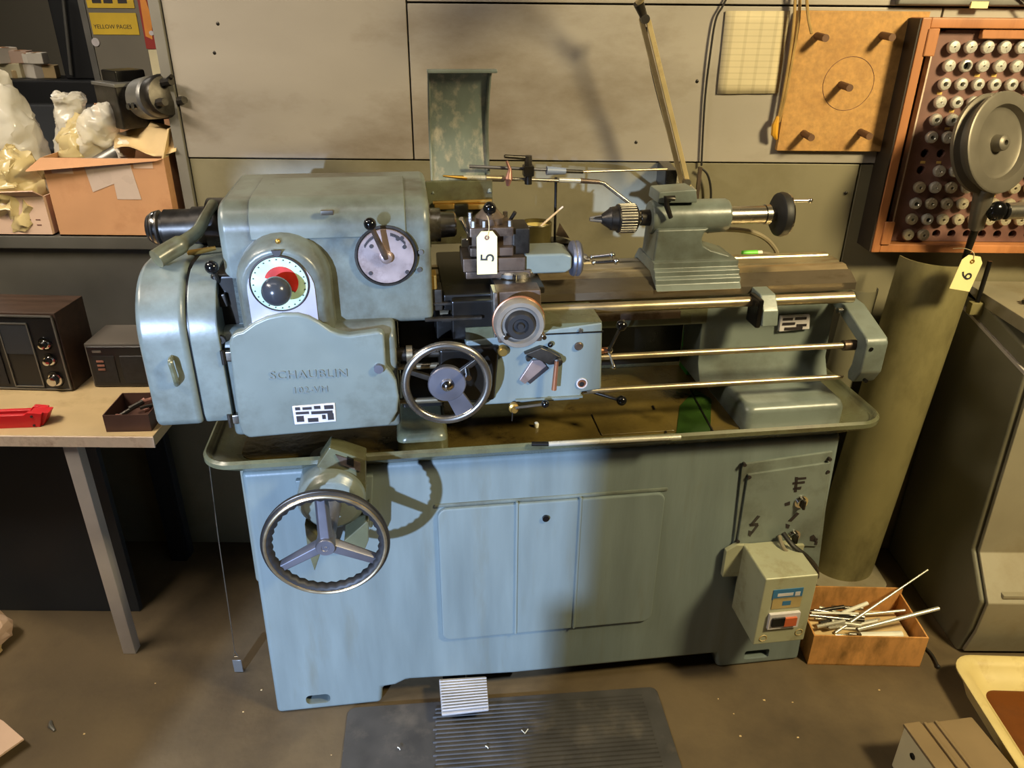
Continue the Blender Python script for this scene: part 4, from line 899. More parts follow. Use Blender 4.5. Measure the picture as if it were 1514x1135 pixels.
B().box(xl + NC * CDX, W_ - .022, -.0, .015, .024, H_ - .03).build('panel_margin', 'board_brown', cbx, wn=False)
B().box(.046, .050, -.012, .01, .024, H_ - .04).build('bead_strip', 'desk_edge', cbx, wn=False)
B().box(xl, xl + NC * CDX, 0, .015, zt_, H_ - .026).build('panel_margin', 'board_brown', cbx, wn=False)
# number tickets above some holes
def collet_mesh(name, bore, mat):
    b_ = B().rev([(-.004, .0), (-.004, bore), (.020, bore), (.0215, bore + .0012), (.0205, .0125), (.017, .0145), (.010, .0148), (.0, .010), (-.012, .0098)], (0, 0, 0), (0, -1, 0), 20)
    me = b_.mesh(name, mat, 35); return me
cms = [collet_mesh('collet', .0018, 'collet'), collet_mesh('collet', .0050, 'collet'), collet_mesh('collet', .0030, 'collet_worn'), collet_mesh('collet', .0085, 'collet')]
hm = B().cyl((0, .002, 0), (0, -.001, 0), .0085, n=16).mesh('bore', 'hole_black', 35)
slm = B()
for k in range(3):
    a = R(90 + 120 * k); d = Vector((math.cos(a), 0, math.sin(a))); s_ = Vector((-d.z, 0, d.x)) * .00028
    i0, i1 = d * .003, d * .0110
    slm.face([i0 - s_ + Vector((0, -.0214, 0)), i0 + s_ + Vector((0, -.0214, 0)), i1 + s_ + Vector((0, -.0209, 0)), i1 - s_ + Vector((0, -.0209, 0))])
slm = slm.mesh('slit', 'hole_black', 0)
rnd = random.Random(11)
empty = {(6, 0), (6, 1), (6, 4), (6, 7), (7, 0), (7, 5)} | {(11, c_) for c_ in range(2, NC)}
for r_ in range(NR):
    for c_ in range(NC):
        if (r_, c_) in empty: continue
        if r_ == 6: continue
        k = 3 if (r_, c_) == (1, 1) else (0 if r_ < 2 else 1 if (2 <= r_ <= 5 and rnd.random() < .75) else 2 if r_ >= 8 and rnd.random() < .6 else rnd.choice((0, 1, 2)))
        o = bpy.data.objects.new('collet', cms[k]); COL.objects.link(o)
        o.location = (CX0 + c_ * CDX, CBY, CZ0 - r_ * CDZ); o.rotation_euler = (0, rnd.uniform(0, 6), 0)
        if k == 3: tag(o, 'wide-bored ring-like steel collet in the second row of the drilled board', 'collet')
        else: tag(o, '%s steel collet in the %s row of holes of the wooden board' % ('worn tan' if k == 2 else 'bright wide-bored' if k == 1 else 'bright small-bored', ('top', 'second', 'third', 'fourth', 'fifth', 'sixth', 'seventh', 'eighth', 'ninth', 'tenth', 'eleventh', 'bottom')[r_]), 'collet', 'collets on the wooden board')
        sl = bpy.data.objects.new('slits', slm); COL.objects.link(sl); sl.parent = o
        bo = bpy.data.objects.new('bore', hm); COL.objects.link(bo); bo.parent = o; bo.location = (0, -.006, 0)
        s_ = (.0017, .0049, .0029, .0084)[k] / .0085; bo.scale = (s_, 1, s_)
tk = B()
for r_, c_ in ((7, 0), (7, 1), (5, 1), (2, 2), (2, 3), (3, 0), (9, 5), (4, 1)):
    x = CX0 + c_ * CDX - fx0; z = CZ0 - r_ * CDZ - fz0 + .019; tk.box(x - .006, x + .006, -.001, .001, z - .003, z + .003)
tk.build('number_tickets', 'ink_pale', cbx, wn=False, smooth=0)
# steel conduit rail above with ticket
rl_ = thing('wall_conduit', 'grey horizontal conduit rail on the wall above the collet board', 'conduit', (.9, WALLY - .01, 1.612))
B().box(.0, 1.3, -.02, .002, .006, .034).bevel(.004, 2).build('channel', 'galv', rl_)
B().box(.17, .21, -.024, -.018, .0, .014).build('ticket', 'tag_yellow', rl_, wn=False)
B().tube(smooth_path([(.20, -.02, .03), (.26, -.025, .028), (.30, -.03, .01), (.33, -.03, -.02)]), .003, 6).build('rail_wire', 'cable_black', rl_)

# ================================================================== second machine at the right
MX = 1.25
mc = thing('machine_base', 'second machine base with pale grey front and a side toned as in shade', 'machine', (MX, 1.62, 0))
prof = [(-.02, 0), (-.04, .10), (-.045, .20), (.05, .30), (.075, .83), (.085, .87), (.42, .93), (.42, 0)]
B().prism(prof, 'x', 0, .9).bevel(.008, 3, 20).build('base_casting', 'machine_shaded', mc)
B().prism([(-.022, .012), (-.042, .10), (-.047, .20), (.047, .30), (.072, .83), (.06, .83), (.035, .302), (-.058, .205), (-.052, .10), (-.034, .012)], 'x', .012, .9).bevel(.003, 2, 20).build('front_sheet', 'machine_grey', mc)
B().prism([(.068, .815), (.415, .872), (.415, .880), (.068, .824)], 'x', -.006, .0).build('side_strip', 'desk_leg', mc, wn=False)
B().box(.05, .9, -.052, -.03, .215, .228).bevel(.003, 2).build('front_ledge', 'machine_grey', mc)
B().box(.0, .9, .09, .42, .90, .935).bevel(.004, 2).build('machine_top', 'machine_grey', mc)
# clutter on its top
def top(z=.936): return z
random.seed(5)
cl_items = [('flat_bar', 'long grey flat bar lying slantwise on the second machine', 'bar', (1.46, 1.80, .94), 28, (.16, .012, .007), 'galv'),
            ('wood_offcut', 'yellowish wooden offcut on the second machine top', 'wood', (1.36, 1.86, .936), 8, (.055, .012, .008), 'kraft'),
            ('tool_holder', 'dark rectangular tool holder on the second machine edge', 'tool', (1.43, 1.745, .936), -28, (.06, .025, .016), 'steel_dark'),
            ('red_file', 'red handled file lying by the wall on the second machine', 'tool', (1.47, 1.94, .936), 10, (.06, .015, .014), 'far_red'),
            ('black_block', 'black steel block beside the red handled tool', 'block', (1.52, 1.87, .936), 0, (.05, .03, .022), 'black_oily'),
            ('grey_block', 'small grey steel block beside the lot tag', 'block', (1.345, 1.79, .936), 12, (.022, .022, .012), 'galv')]
for nm, lb, ct_, loc, rz, (hx_, hy_, hz_), mt in cl_items:
    t_ = thing(nm, lb, ct_, loc, R(rz))
    B().box(-hx_, hx_, -hy_, hy_, 0, hz_ * 2).bevel(.003, 2).build('body', mt, t_)
    B().cyl((-hx_ * .9, 0, hz_), (-hx_ * 1.12, 0, hz_), min(hy_, hz_) * .6, n=10).build('end_stub', 'steel_dark', t_)
# pulley on a post
pd = WY(1472, 212, 1.83)
pb0 = WY(1428, 378, 1.90)
pu = thing('pulley_wheel', 'grey dished pulley wheel on a tapered post before the collet board', 'pulley', (pb0.x, pb0.y, .90))
pc_ = pd - Vector(pu.location); axd = Vector((.36, -.86, .22)).normalized()
B().rev([(-.03, 0), (-.03, .085), (-.026, .112), (-.018, .112), (-.012, .098), (.004, .098), (.010, .112), (.018, .112), (.021, .108), (.021, .084), (.006, .078), (.002, .07), (.002, .020), (.022, .017), (.026, .012), (.026, .006), (.016, .005), (.016, 0)], pc_, axd, 56).build('wheel', 'pulley', pu)
B().cyl(pc_ - axd * .028, pc_ - axd * .075, .03, .03, 20).build('wheel_boss', 'steel_dark', pu)
j0 = WY(1456, 282, 1.83) - Vector(pu.location); j1 = WY(1443, 335, 1.87) - Vector(pu.location); j2 = pb0 - Vector(pu.location)
B().tube([pc_ - axd * .06, j0, j1], [.024, .024, .018], 16).build('post_upper', 'pulley', pu)
B().tube([j1, j2, Vector((j2.x - .005, j2.y + .0, .0))], [.010, .008, .008], 12).build('post_rod', 'black_oily', pu)
kx = WY(1474, 312, 1.83) - Vector(pu.location)
B().cyl(j1.lerp(j0, .5), kx, .008, n=10).build('side_arm', 'steel_dark', pu)
B().sphere(kx, .024, 20, 12, (1, .7, 1)).build('side_knob', 'black_plastic', pu)
B().cyl(kx + Vector((.02, 0, 0)), kx + Vector((.08, .01, 0)), .020, n=20).build('side_cylinder', 'steel', pu)
# lot tag 6
q = WY(1441, 378, 1.80)
t6 = thing('lot_tag', 'cream paper lot tag numbered six tied to the pulley post', 'tag', q)
M6 = Matrix.Rotation(R(9), 3, 'Y')
def r6(pts): return [((M6 @ Vector((x, 0, z))).x, (M6 @ Vector((x, 0, z))).z) for x, z in pts]
B().prism(r6([(-.026, -.088), (.026, -.088), (.026, -.014), (.015, 0), (-.015, 0), (-.026, -.014)]), 'y', -.0006, .0006).build('card', 'tag_yellow', t6, smooth=0, wn=False)
v = M6 @ Vector((0, 0, -.014)); B().torus((v.x, -.001, v.z), (0, 1, 0), .004, .0018, 16, 6).build('eyelet', 'brass', t6)
v = M6 @ Vector((.002, 0, -.05)); text('6', .042, (v.x, -.0012, v.z), (R(90), R(-65), 0), 'ink', t6, 'number', .0002)
B().tube(smooth_path([(0, -.001, -.012), (-.005, 0, .008), (-.018, .02, .012), (-.03, .045, .004)]), .0009, 6).build('string', 'paper', t6)
q = WY(1415, 438, 1.80); bk = thing('square_bracket', 'small square steel bracket clipped on the corner of the second machine', 'bracket', (MX - .004, 1.93, .885))
B().box(-.03, .006, -.01, .012, -.006, .028).bevel(.003, 2).build('plate', 'pipe_olive', bk)
B().cyl((-.012, .0, .028), (-.010, .0, .14), .006, n=12).build('pin', 'black_oily', bk)
# half pipe guard standing against the wall
def halfpipe(name, label, cx_, cy_, r_, z1, lean, mat, a0=180, a1=360, z0=0.0):
    t_ = thing(name, label, 'pipe', (cx_, cy_, 0)); prof_ = [(r_ * math.cos(R(a0 + (a1 - a0) * i / 24)), r_ * math.sin(R(a0 + (a1 - a0) * i / 24))) for i in range(25)]
    inn = [(x * .965, y * .965) for x, y in prof_]
    rg_ = lambda z: [(x + lean[0] * z, y + lean[1] * z, z) for x, y in prof_ + inn[::-1]]
    B().loft([rg_(z0), rg_(z1 * .5), rg_(z1)]).build('curved_sheet', mat, t_, smooth=50)
    return t_
hp_ = halfpipe('half_pipe_guard', 'tall olive half-round sheet guard standing against the wall', 1.055, 1.96, .098, 1.03, (.055, .0), 'pipe_olive')
B().prism(rrect(-.115, .11, -.125, .05, .03), 'z', 0, .018).bevel(.004, 2).build('base_flange', 'machine_grey', hp_)
halfpipe('narrow_pipe_guard', 'narrow dark half-round sheet behind the olive guard', .912, 2.0, .042, .92, (.055, .02), 'machine_shaded')
# ================================================================== box of rods
g0, g1 = G(1190, 982), G(1366, 985)
bxr = thing('rod_box', 'open orange-brown cardboard box of metal rods on the floor', 'box', (.815, 1.545, 0), R(-1))
bw, bd, bh_ = .305, .175, .105
th = .004
B().box(0, bw, 0, th, 0, bh_).build('front_wall', 'cardboard_orange', bxr, wn=False)
B().box(0, bw, bd - th, bd, 0, bh_ + .02).build('rear_wall', 'cardboard_orange', bxr, wn=False)
B().box(0, th, th, bd - th, 0, bh_).build('side_wall', 'cardboard_orange', bxr, wn=False)
B().box(bw - th, bw, th, bd - th, 0, bh_).build('side_wall', 'cardboard_orange', bxr, wn=False)
B().box(0, bw, 0, bd, 0, .004).build('bottom', 'cardboard_orange', bxr, wn=False)
random.seed(9)
def W2(px, py, y): return WY(px, py, y)
lr = [((1235, 935), 1.60, (1372, 842), 1.72, .0045), ((1268, 930), 1.58, (1388, 899), 1.605, .0055), ((1205, 915), 1.66, (1338, 902), 1.66, .004), ((1225, 928), 1.60, (1300, 915), 1.66, .004)]
labs = ['long thin steel rod sticking up out of the rod box', 'thick pale rod jutting over the right wall of the rod box', 'straight rod lying along the back of the rod box', 'short rod lying in the middle of the rod box']
for (pa, ya, pb_, yb, r_), lb in zip(lr, labs):
    a, b = WY(*pa, ya), WY(*pb_, yb); t_ = thing('steel_rod', lb, 'rod', a); B().cyl((0, 0, 0), b - a, r_, r_ * (.5 if pb_[1] < 860 else 1), 12).build('shaft', 'rod_pale', t_)
    B().sphere((0, 0, 0), r_ * 1.02, 10, 6).build('rounded_end', 'steel', t_)
for i in range(16):
    y = random.uniform(1.575, 1.69); x = random.uniform(.835, .95); l = random.uniform(.08, .15); a = random.uniform(-.35, .35)
    z = .055 + random.uniform(0, .035); pm = random.choice(('rod_pale', 'steel', 'white_plastic', 'steel_dark')); t_ = thing('short_rod', 'short %s offcut lying inside the cardboard rod box' % {'rod_pale': 'pale metal', 'steel': 'grey steel', 'white_plastic': 'white plastic', 'steel_dark': 'dark steel'}[pm], 'rod', (x, y, z), a, 'offcuts in the rod box')
    r_ = random.uniform(.003, .006); B().cyl((0, 0, 0), (min(l, 1.10 - x), 0, random.uniform(-.01, .015)), r_, n=10).build('shaft', pm, t_)
pd_ = thing('packing_pad', 'folded pale packing pad filling the bottom of the rod box', 'padding', (.83, 1.56, .005)); B().box(0, .275, 0, .14, 0, .05).jitter(.006, 30).bevel(.006, 2).build('pad', 'kraft', pd_)
pw = thing('white_tube', 'short white tube lying behind the front wall of the rod box', 'tube', (.95, 1.565, .085)); B().rev([(0, .005), (0, .011), (.115, .011), (.115, .005)], (0, 0, 0), (1, .05, 0), 18).build('tube_body', 'white_plastic', pw)
wk = thing('floor_cable', 'short black cable end curling on the floor beside the rod box', 'cable', G(1366, 955)); o_ = wk.location.copy()
B().tube([p_ - o_ for p_ in smooth_path([G(1352, 938, .01), G(1366, 955, .006), G(1378, 968, .006), G(1387, 985, .006)])], .004, 8).build('cable_run', 'cable_black', wk)
B().sphere(G(1387, 985, .006) - o_, .006, 10, 6).build('cable_end', 'black_rubber', wk)
# ================================================================== yellow drip tray
TX, TY = 1.150, .95
yt = thing('drip_tray', 'cream enamel drip tray with brown oil on the floor', 'tray', (TX, TY, 0), R(-1.5))
def yr(i, z, r): return [(x, y, z) for x, y in rrect(0 + i, .62 - i, 0 + i, .565 - i, r, 6)]
B().loft([yr(.035, 0, .04), yr(.014, .055, .05), yr(.0, .068, .06), yr(.0, .073, .06), yr(.008, .076, .055), yr(.022, .072, .045), yr(.032, .064, .04), yr(.075, .012, .03)]).build('tray_shell', 'enamel_yellow', yt, smooth=50)
B().prism(rrect(.066, .554, .066, .499, .03), 'z', .016, .020).build('oil', 'oil_brown', yt, wn=False)
# beige casing at bottom right
p_ = G(1337, 1070, .14)
bc = thing('beige_casing', 'low beige metal casing with ribbed brown lid beside the drip tray', 'casing', (p_.x, p_.y, 0), R(9))
D = .30
B().box(0, .036, -D, 0, 0, .135).bevel(.006, 3).build('end_panel', 'beige', bc)
B().box(.036, .178, -D, .004, 0, .130).bevel(.004, 2).build('casing_body', 'beige_dark', bc)
B().box(-.002, .040, -D - .002, .002, .132, .141).bevel(.003, 2).build('lid_lip', 'beige_dark', bc)
for x in (.050, .078): B().box(x, x + .008, -D, .002, .129, .136).bevel(.0025, 2).build('lid_rib', 'beige_dark', bc)
B().rev([(0, .004), (0, .0075), (.003, .0075), (.004, .005)], (.0, -.05, .095), (-1, 0, 0), 18).build('screw_ring', 'black_plastic', bc)
B().cyl((-.002, -.05, .095), (.002, -.05, .095), .006, n=14).build('screw', 'steel_dark', bc)

# ================================================================== floor things
mp_ = [G(525, 1052), G(962, 1018), G(1006, 1140)]
mt = thing('rubber_mat', 'worn dark rubber mat with ribbed middle on the floor before the lathe', 'mat', (-.375, 1.02, 0), R(5.5))
B().prism(rrect(0, .80, 0, .365, .02, 5), 'z', 0, .006).bevel(.002, 2).build('mat_sheet', 'mat_rubber', mt)
rb = B()
for i in range(27):
    y = .02 + i * .0122; rb.prism([(y, .0055), (y + .0022, .0095), (y + .0052, .0095), (y + .0074, .0055)], 'x', .215 + (.006 if i % 3 else 0), .755)
ro_ = rb.build('mat_ribs', 'mat_rubber', mt, smooth=0, wn=False); ro_['kind'] = 'stuff'
random.seed(21)
for i, (px, py, lb) in enumerate(((776, 1083, 'curled white plastic shaving on the ribbed mat'), (590, 1107, 'small white chip on the smooth end of the mat'), (720, 1105, 'tiny pale crumb between the mat ribs'))):
    p_ = G(px, py, .008); t_ = thing('shaving', lb, 'shaving', (p_.x, p_.y, .0097))
    B().tube([(-.008, .006, .001), (0, -.004, .001), (.008, .008, .002)] if i == 0 else [(-.004, .003, .001), (.001, 0, .001), (.003, -.004, .001)], .0013, 6).build('curl', 'white_plastic', t_)
for px, py in ((75, 1070), (125, 1085), (387, 1020), (360, 1052), (1062, 1033), (1130, 1035), (1095, 1088), (1172, 1038), (1300, 1020), (1085, 1055), (490, 1116), (230, 1010), (1180, 1090), (508, 1110)):
    p_ = G(px, py); s_ = random.uniform(.001, .0024)
    t_ = tag(B().box(-s_ * 1.6, s_, -s_, s_, 0, s_ * .8).jitter(.001, 300, px).bevel(s_ * .2, 1).build('floor_chip', 'kraft', None, loc=(p_.x, p_.y, 0)), 'tiny pale swarf chip on the concrete floor', 'chip', 'swarf chips on the floor')
# metal floor dirt strip, cardboard scraps at the left
def scrap(name, label, pxs, z, mat):
    ps = [G(a, b, z) for a, b in pxs]; o_ = ps[0]; t_ = thing(name, label, 'cardboard', (o_.x, o_.y, 0))
    lo_ = [Vector((p_.x - o_.x, p_.y - o_.y, z - .004)) for p_ in ps]; hi_ = [v_ + Vector((0, 0, .005)) for v_ in lo_]
    B().loft([lo_, hi_]).build('sheet', mat, t_, smooth=0, wn=False); return t_
s1 = scrap('cardboard_flap', 'tan cardboard flap corner lying at the floor edge', [(-60, 1030), (5, 1066), (35, 1092), (-10, 1124), (-80, 1160)], .03, 'cardboard_pale')
B().box(-.22, -.06, -.16, -.04, 0, .028).build('folded_base', 'cardboard', s1, wn=False)
p_ = G(0, 930, .06); s2 = thing('crumpled_paper', 'crumpled tan paper ball under the desk edge', 'paper', (p_.x - .04, p_.y, 0)); B().sphere((0, 0, .05), .055, 14, 10).jitter(.018, 30).build('ball', 'cardboard_pale', s2, smooth=0)
B().sphere((.03, -.03, .02), .022, 10, 8).jitter(.01, 50).build('fold', 'kraft', s2, smooth=0)
# oil-drain plumb wire
t0 = WY(312, 690, 1.50); t1 = WY(347, 962, 1.50)
pw_ = thing('hanging_wire', 'thin wire with a small metal tag hanging off the tray corner', 'wire', (t1.x, t1.y, 0)); o_ = Vector((t1.x, t1.y, 0))
B().tube([WY(306, 660, 1.50) - o_, WY(322, 790, 1.50) - o_, t1 - o_], .0012, 6).build('wire_run', 'steel', pw_)
B().tube([t1 - o_, t1 - o_ + Vector((-.006, 0, -.02)), t1 - o_ + Vector((.006, 0, -.02)), t1 - o_], .001, 6).build('tag_ring', 'steel', pw_)
B().box(-.012, .012, -.001, .001, .002, .045).bevel(.001, 1).build('metal_tag', 'galv', pw_)
gtc = thing('grey_clip', 'small grey bent metal clip on the floor by the desk', 'clip', G(78, 1075)); B().tube([(-.012, .015, .003), (-.004, .0, .004), (.012, -.012, .003)], [.004, .006, .003], 8).build('clip_body', 'galv', gtc)

# ================================================================== desk at the left
dk = thing('work_desk', 'low workshop desk with worn wooden top and grey metal leg', 'desk', (-.84, 1.555, 0))
DW = 1.0
B().box(-DW, 0, 0, .455, .672, .70).bevel(.003, 2).build('desk_top', 'desk_top', dk)
B().box(-DW, .001, -.004, .0, .670, .699).bevel(.001, 1).build('edge_band', 'desk_edge', dk)
B().box(-.225, -.19, .006, .036, 0, .672).bevel(.002, 2).build('leg', 'desk_leg', dk)
B().box(-.222, -.195, .42, .45, 0, .672).bevel(.002, 2).build('leg', 'desk_panel', dk)
B().box(-DW + .02, -DW + .05, .006, .036, 0, .672).bevel(.002, 2).build('leg', 'desk_leg', dk)
B().box(-DW, -.25, .17, .19, .0, .672).bevel(.002, 2).build('modesty_panel', 'desk_panel', dk)
B().box(-.25, -.20, .40, .455, .0, .672).build('desk_shade_panel', 'far_black', dk, wn=False)  # black board put in for the darkness under the desk
B().box(-.215, -.195, .036, .42, .64, .672).build('side_rail', 'desk_panel', dk, wn=False)
# radio with wooden case
r1 = thing('table_radio', 'wooden cased table radio with black dial panel and three knobs', 'radio', (-1.14, 1.785, .70), R(-2))
B().box(-.42, 0, 0, .13, .0, .215).bevel(.003, 2).build('case', 'radio_wood', r1)
B().box(-.415, -.006, -.006, .002, .008, .205).bevel(.002, 2).build('front_panel', 'radio_black', r1)
def frame_r(x0, x1, z0, z1, y, w_, mat, par, name='trim'):
    b_ = B().box(x0, x1, y - .003, y + .002, z0, z0 + w_).box(x0, x1, y - .003, y + .002, z1 - w_, z1).box(x0, x0 + w_, y - .003, y + .002, z0, z1).box(x1 - w_, x1, y - .003, y + .002, z0, z1)
    return b_.build(name, mat, par, wn=False)
frame_r(-.418, -.004, .004, .210, -.005, .004, 'galv', r1, 'front_trim')
frame_r(-.150, -.072, .012, .190, -.007, .003, 'galv', r1, 'dial_trim')
B().box(-.147, -.075, -.0085, -.005, .105, .186).build('dial_window', 'desk_panel', r1, wn=False)
B().box(-.405, -.165, -.009, -.005, .018, .195).build('speaker_cloth', 'radio_mesh', r1, wn=False)
for z, rr in ((.135, .010), (.090, .010), (.035, .014)):
    kn_ = B().rev([(0, 0), (0, rr + .004), (.004, rr + .004), (.005, rr), (.02, rr * .85), (.022, 0)], (-.04, -.005, z), (0, -1, 0), 20).build('knob', 'chrome', r1)
    B().torus((-.04, -.007, z), (0, 1, 0), rr + .006, .0025, 20, 6).build('knob_ring', 'black_plastic', kn_)
r2 = thing('clock_radio', 'small flat black-faced clock radio beside the wooden radio', 'radio', (-1.10, 1.805, .70), R(2))
B().box(0, .30, 0, .13, 0, .125).bevel(.004, 2).build('case', 'radio_grey', r2)
B().box(.006, .294, -.004, .002, .006, .117).bevel(.001, 1).build('front_panel', 'radio_black', r2)
B().box(.015, .072, -.006, -.002, .015, .092).build('button_panel', 'radio_mesh', r2, wn=False)
B().box(.085, .285, -.006, -.002, .012, .092).bevel(.002, 1).build('speaker_grille', 'radio_mesh', r2)
for z in (.078, .066, .055): B().box(.026, .044, -.008, -.005, z - .003, z + .002).build('button', 'plate_rust', r2, wn=False)
B().box(.02, .042, -.0055, -.004, .101, .107).build('badge', 'galv', r2, wn=False)
# red tool
rt = thing('red_staple_tool', 'red plastic staple tool lying on the desk edge', 'tool', (-1.125, 1.592, .70), R(6))
B().prism([(-.16, 0), (0.0, 0), (.012, .036), (-.02, .04), (-.03, .034), (-.16, .034)], 'y', 0, .012).bevel(.002, 2).build('body_side', 'red_plastic', rt)
B().prism([(-.16, 0), (0.0, 0), (.012, .036), (-.02, .04), (-.03, .030), (-.16, .030)], 'y', .034, .046).bevel(.002, 2).build('body_side', 'red_plastic', rt)
B().prism([(-.02, 0), (.004, 0), (.024, .034), (-.018, .038)], 'y', .008, .038).bevel(.002, 2).build('nose', 'red_plastic', rt)
B().box(-.15, -.03, .014, .032, .004, .02).build('magazine', 'black_oily', rt, wn=False)
for x, z in ((-.012, .03), (-.012, .006)): B().cyl((x, -.002, z), (x, .004, z), .003, n=10).build('pin', 'plate_ink', rt)
# tin box with bits
tn = thing('parts_tin', 'small brown open tin of metal bits on the desk corner', 'tin', (-.957, 1.572, .70), R(3))
w_, d_, h_ = .105, .115, .045; e = .002
B().box(0, w_, 0, e, 0, h_).build('wall_panel', 'tin_brown', tn, wn=False); B().box(0, w_, d_ - e, d_, 0, h_).build('wall_panel', 'tin_brown', tn, wn=False)
B().box(0, e, e, d_ - e, 0, h_).build('wall_panel', 'tin_brown', tn, wn=False); B().box(w_ - e, w_, e, d_ - e, 0, h_).build('wall_panel', 'tin_brown', tn, wn=False); B().box(0, w_, 0, d_, 0, .003).build('bottom', 'tin_brown', tn, wn=False)
random.seed(2)
for i in range(9):
    x, y = -.945 + random.uniform(0, .075), 1.588 + random.uniform(0, .08)
    pm = random.choice(('steel', 'brass', 'plate_rust', 'steel_dark')); t_ = thing('metal_bit', 'loose %s offcut inside the small brown tin' % {'steel': 'grey steel', 'brass': 'yellow brass', 'plate_rust': 'rusty pink', 'steel_dark': 'dark steel'}[pm], 'offcut', (x, y, .704 + .004 * i), random.uniform(-1, 1), 'metal bits in the tin')
    B().cyl((-.015, 0, .006), (.018, 0, .008 + random.uniform(0, .012)), random.uniform(.003, .007), n=8).build('piece', pm, t_)

# ================================================================== boxes on the counter
def carton(name, label, loc, w_, d_, h_, rz, mat, t=.004):
    c_ = thing(name, label, 'box', loc, rz)
    B().box(0, w_, 0, t, 0, h_).build('front_wall', mat, c_, wn=False); B().box(0, w_, d_ - t, d_, 0, h_).build('rear_wall', mat, c_, wn=False)
    B().box(0, t, t, d_ - t, 0, h_).build('side_wall', mat, c_, wn=False); B().box(w_ - t, w_, t, d_ - t, 0, h_).build('side_wall', mat, c_, wn=False)
    B().box(0, w_, 0, d_, 0, t).build('bottom', mat, c_, wn=False); return c_
c1 = carton('cardboard_box', 'large open brown cardboard box with pale tape full of plastic bags', (-1.215, 2.02, SHZ), .315, .30, .205, R(0), 'cardboard')
B().prism([(.105, .205), (.225, .205), (.238, .10), (.175, .10), (.175, .14), (.115, .118)], 'y', -.0012, 0).build('tape_strip', 'tape', c1, wn=False, smooth=0)
B().prism([(.02, .19), (.075, .19), (.075, .165), (.02, .165)], 'y', -.001, 0).build('tape_strip', 'cardboard_pale', c1, wn=False, smooth=0)
B().prism([(.235, .20), (.285, .20), (.285, .18), (.235, .18)], 'y', -.001, 0).build('tape_strip', 'cardboard_pale', c1, wn=False, smooth=0)
B().loft([[(.0, .004, .205), (.0, .0, .205), (-.03, -.03, .175), (-.03, -.026, .178)], [(.315, .004, .205), (.315, .0, .205), (.30, -.008, .200), (.30, -.004, .203)]]).build('front_flap', 'cardboard', c1, wn=False)
B().loft([[(.311, 0, .205), (.315, 0, .205), (.335, .02, .275), (.331, .02, .275)], [(.311, .30, .205), (.315, .30, .205), (.328, .30, .29), (.324, .30, .29)]]).build('side_flap', 'kraft', c1, wn=False)
B().loft([[(.0, .296, .205), (.0, .30, .205), (.0, .33, .30), (.0, .326, .30)], [(.315, .296, .205), (.315, .30, .205), (.315, .33, .29), (.315, .326, .29)]]).build('rear_flap', 'cardboard', c1, wn=False)
c2 = carton('small_carton', 'small pale pink carton beside the large cardboard box', (-1.47, 2.02, SHZ), .235, .22, .105, R(0), 'cardboard_pale')
pz = B()
for x in (.175, .20):
    for z in (.028, .042): pz.box(x, x + .012, -.0008, .0, z, z + .003)
pz.build('print_marks', 'board_brown', c2, wn=False)
B().loft([[(0, .0, .105), (0, .004, .105), (0, -.028, .118), (0, -.032, .116)], [(.235, .0, .105), (.235, .004, .105), (.225, -.02, .125), (.225, -.024, .123)]]).build('front_flap', 'cardboard_pale', c2, wn=False)
# plastic bags and crumpled paper
def bag(label, loc, pts, rad, mat, seed, amp=.016, name='plastic_bag', cat='plastic bag'):
    t_ = thing(name, label, cat, loc)
    path = smooth_path(pts, 10); n = len(path); rr = [rad[min(int(i / (n - 1) * (len(rad) - 1)), len(rad) - 2)] * (1 - (i / (n - 1) * (len(rad) - 1)) % 1) + rad[min(int(i / (n - 1) * (len(rad) - 1)) + 1, len(rad) - 1)] * ((i / (n - 1) * (len(rad) - 1)) % 1) if i < n - 1 else rad[-1] for i in range(n)]
    B().tube(path, rr, 36).jitter(amp, 26, seed).jitter(amp * .55, 60, seed + 3).jitter(amp * .3, 130, seed + 5).build('film', mat, t_, smooth=50, wn=False)
    return t_
def bagpx(label, y, pts, rad, mat, seed, amp):
    p0 = WY(pts[0][0], pts[0][1], y); loc = Vector((p0.x, y, SHZ + .006))
    return bag(label, loc, [(0, 0, 0)] + [WY(a_, b_, y) - loc for a_, b_ in pts], rad, mat, seed, amp)
bagpx('clear plastic bag standing upright at the rear of the large box', 2.17, [(107, 235), (106, 200), (104, 165), (101, 142), (100, 136)], [.03, .04, .04, .036, .042, .012], 'plastic_bag', 1, .010)
bagpx('clear plastic bag leaning right over the box rim', 2.12, [(138, 228), (142, 200), (150, 182), (163, 166), (170, 158)], [.03, .04, .05, .045, .03, .008], 'plastic_bag', 2, .010)
bag('tan translucent bag bulging at the left inside of the large box', (-1.16, 2.14, SHZ + .02), [(0, 0, 0), (0, 0, .14), (.01, 0, .22), (.02, 0, .27)], [.05, .07, .06, .02], 'plastic_bag_tan', 3)
bag('tall pale plastic sheet slumping from the small carton', (-1.36, 2.16, SHZ + .02), [(0, 0, 0), (.0, 0, .14), (-.01, 0, .25), (-.035, .02, .36), (-.05, .02, .38)], [.07, .08, .075, .04, .01], 'plastic_bag', 4)
bag('crumpled cream bag over the small carton rim', (-1.33, 2.07, SHZ + .02), [(0, 0, 0), (.0, 0, .09), (-.01, 0, .15), (-.03, .0, .185)], [.05, .07, .06, .02], 'plastic_bag_tan', 6, .02)
k00, k01, k10, k11 = WY(170, 224, 2.06), WY(262, 232, 2.03), WY(168, 190, 2.20), WY(262, 178, 2.10)
kp = thing('kraft_sheet', 'folded kraft paper sheet lying over the right side of the large box', 'paper', k00)
kg = [[k00.lerp(k01, i / 8).lerp(k10.lerp(k11, i / 8), j / 8) - k00 + Vector((0, 0, .010 * math.sin(i * .9 + j * .5) + .006 * math.cos(j * 1.3))) for i in range(9)] for j in range(9)]
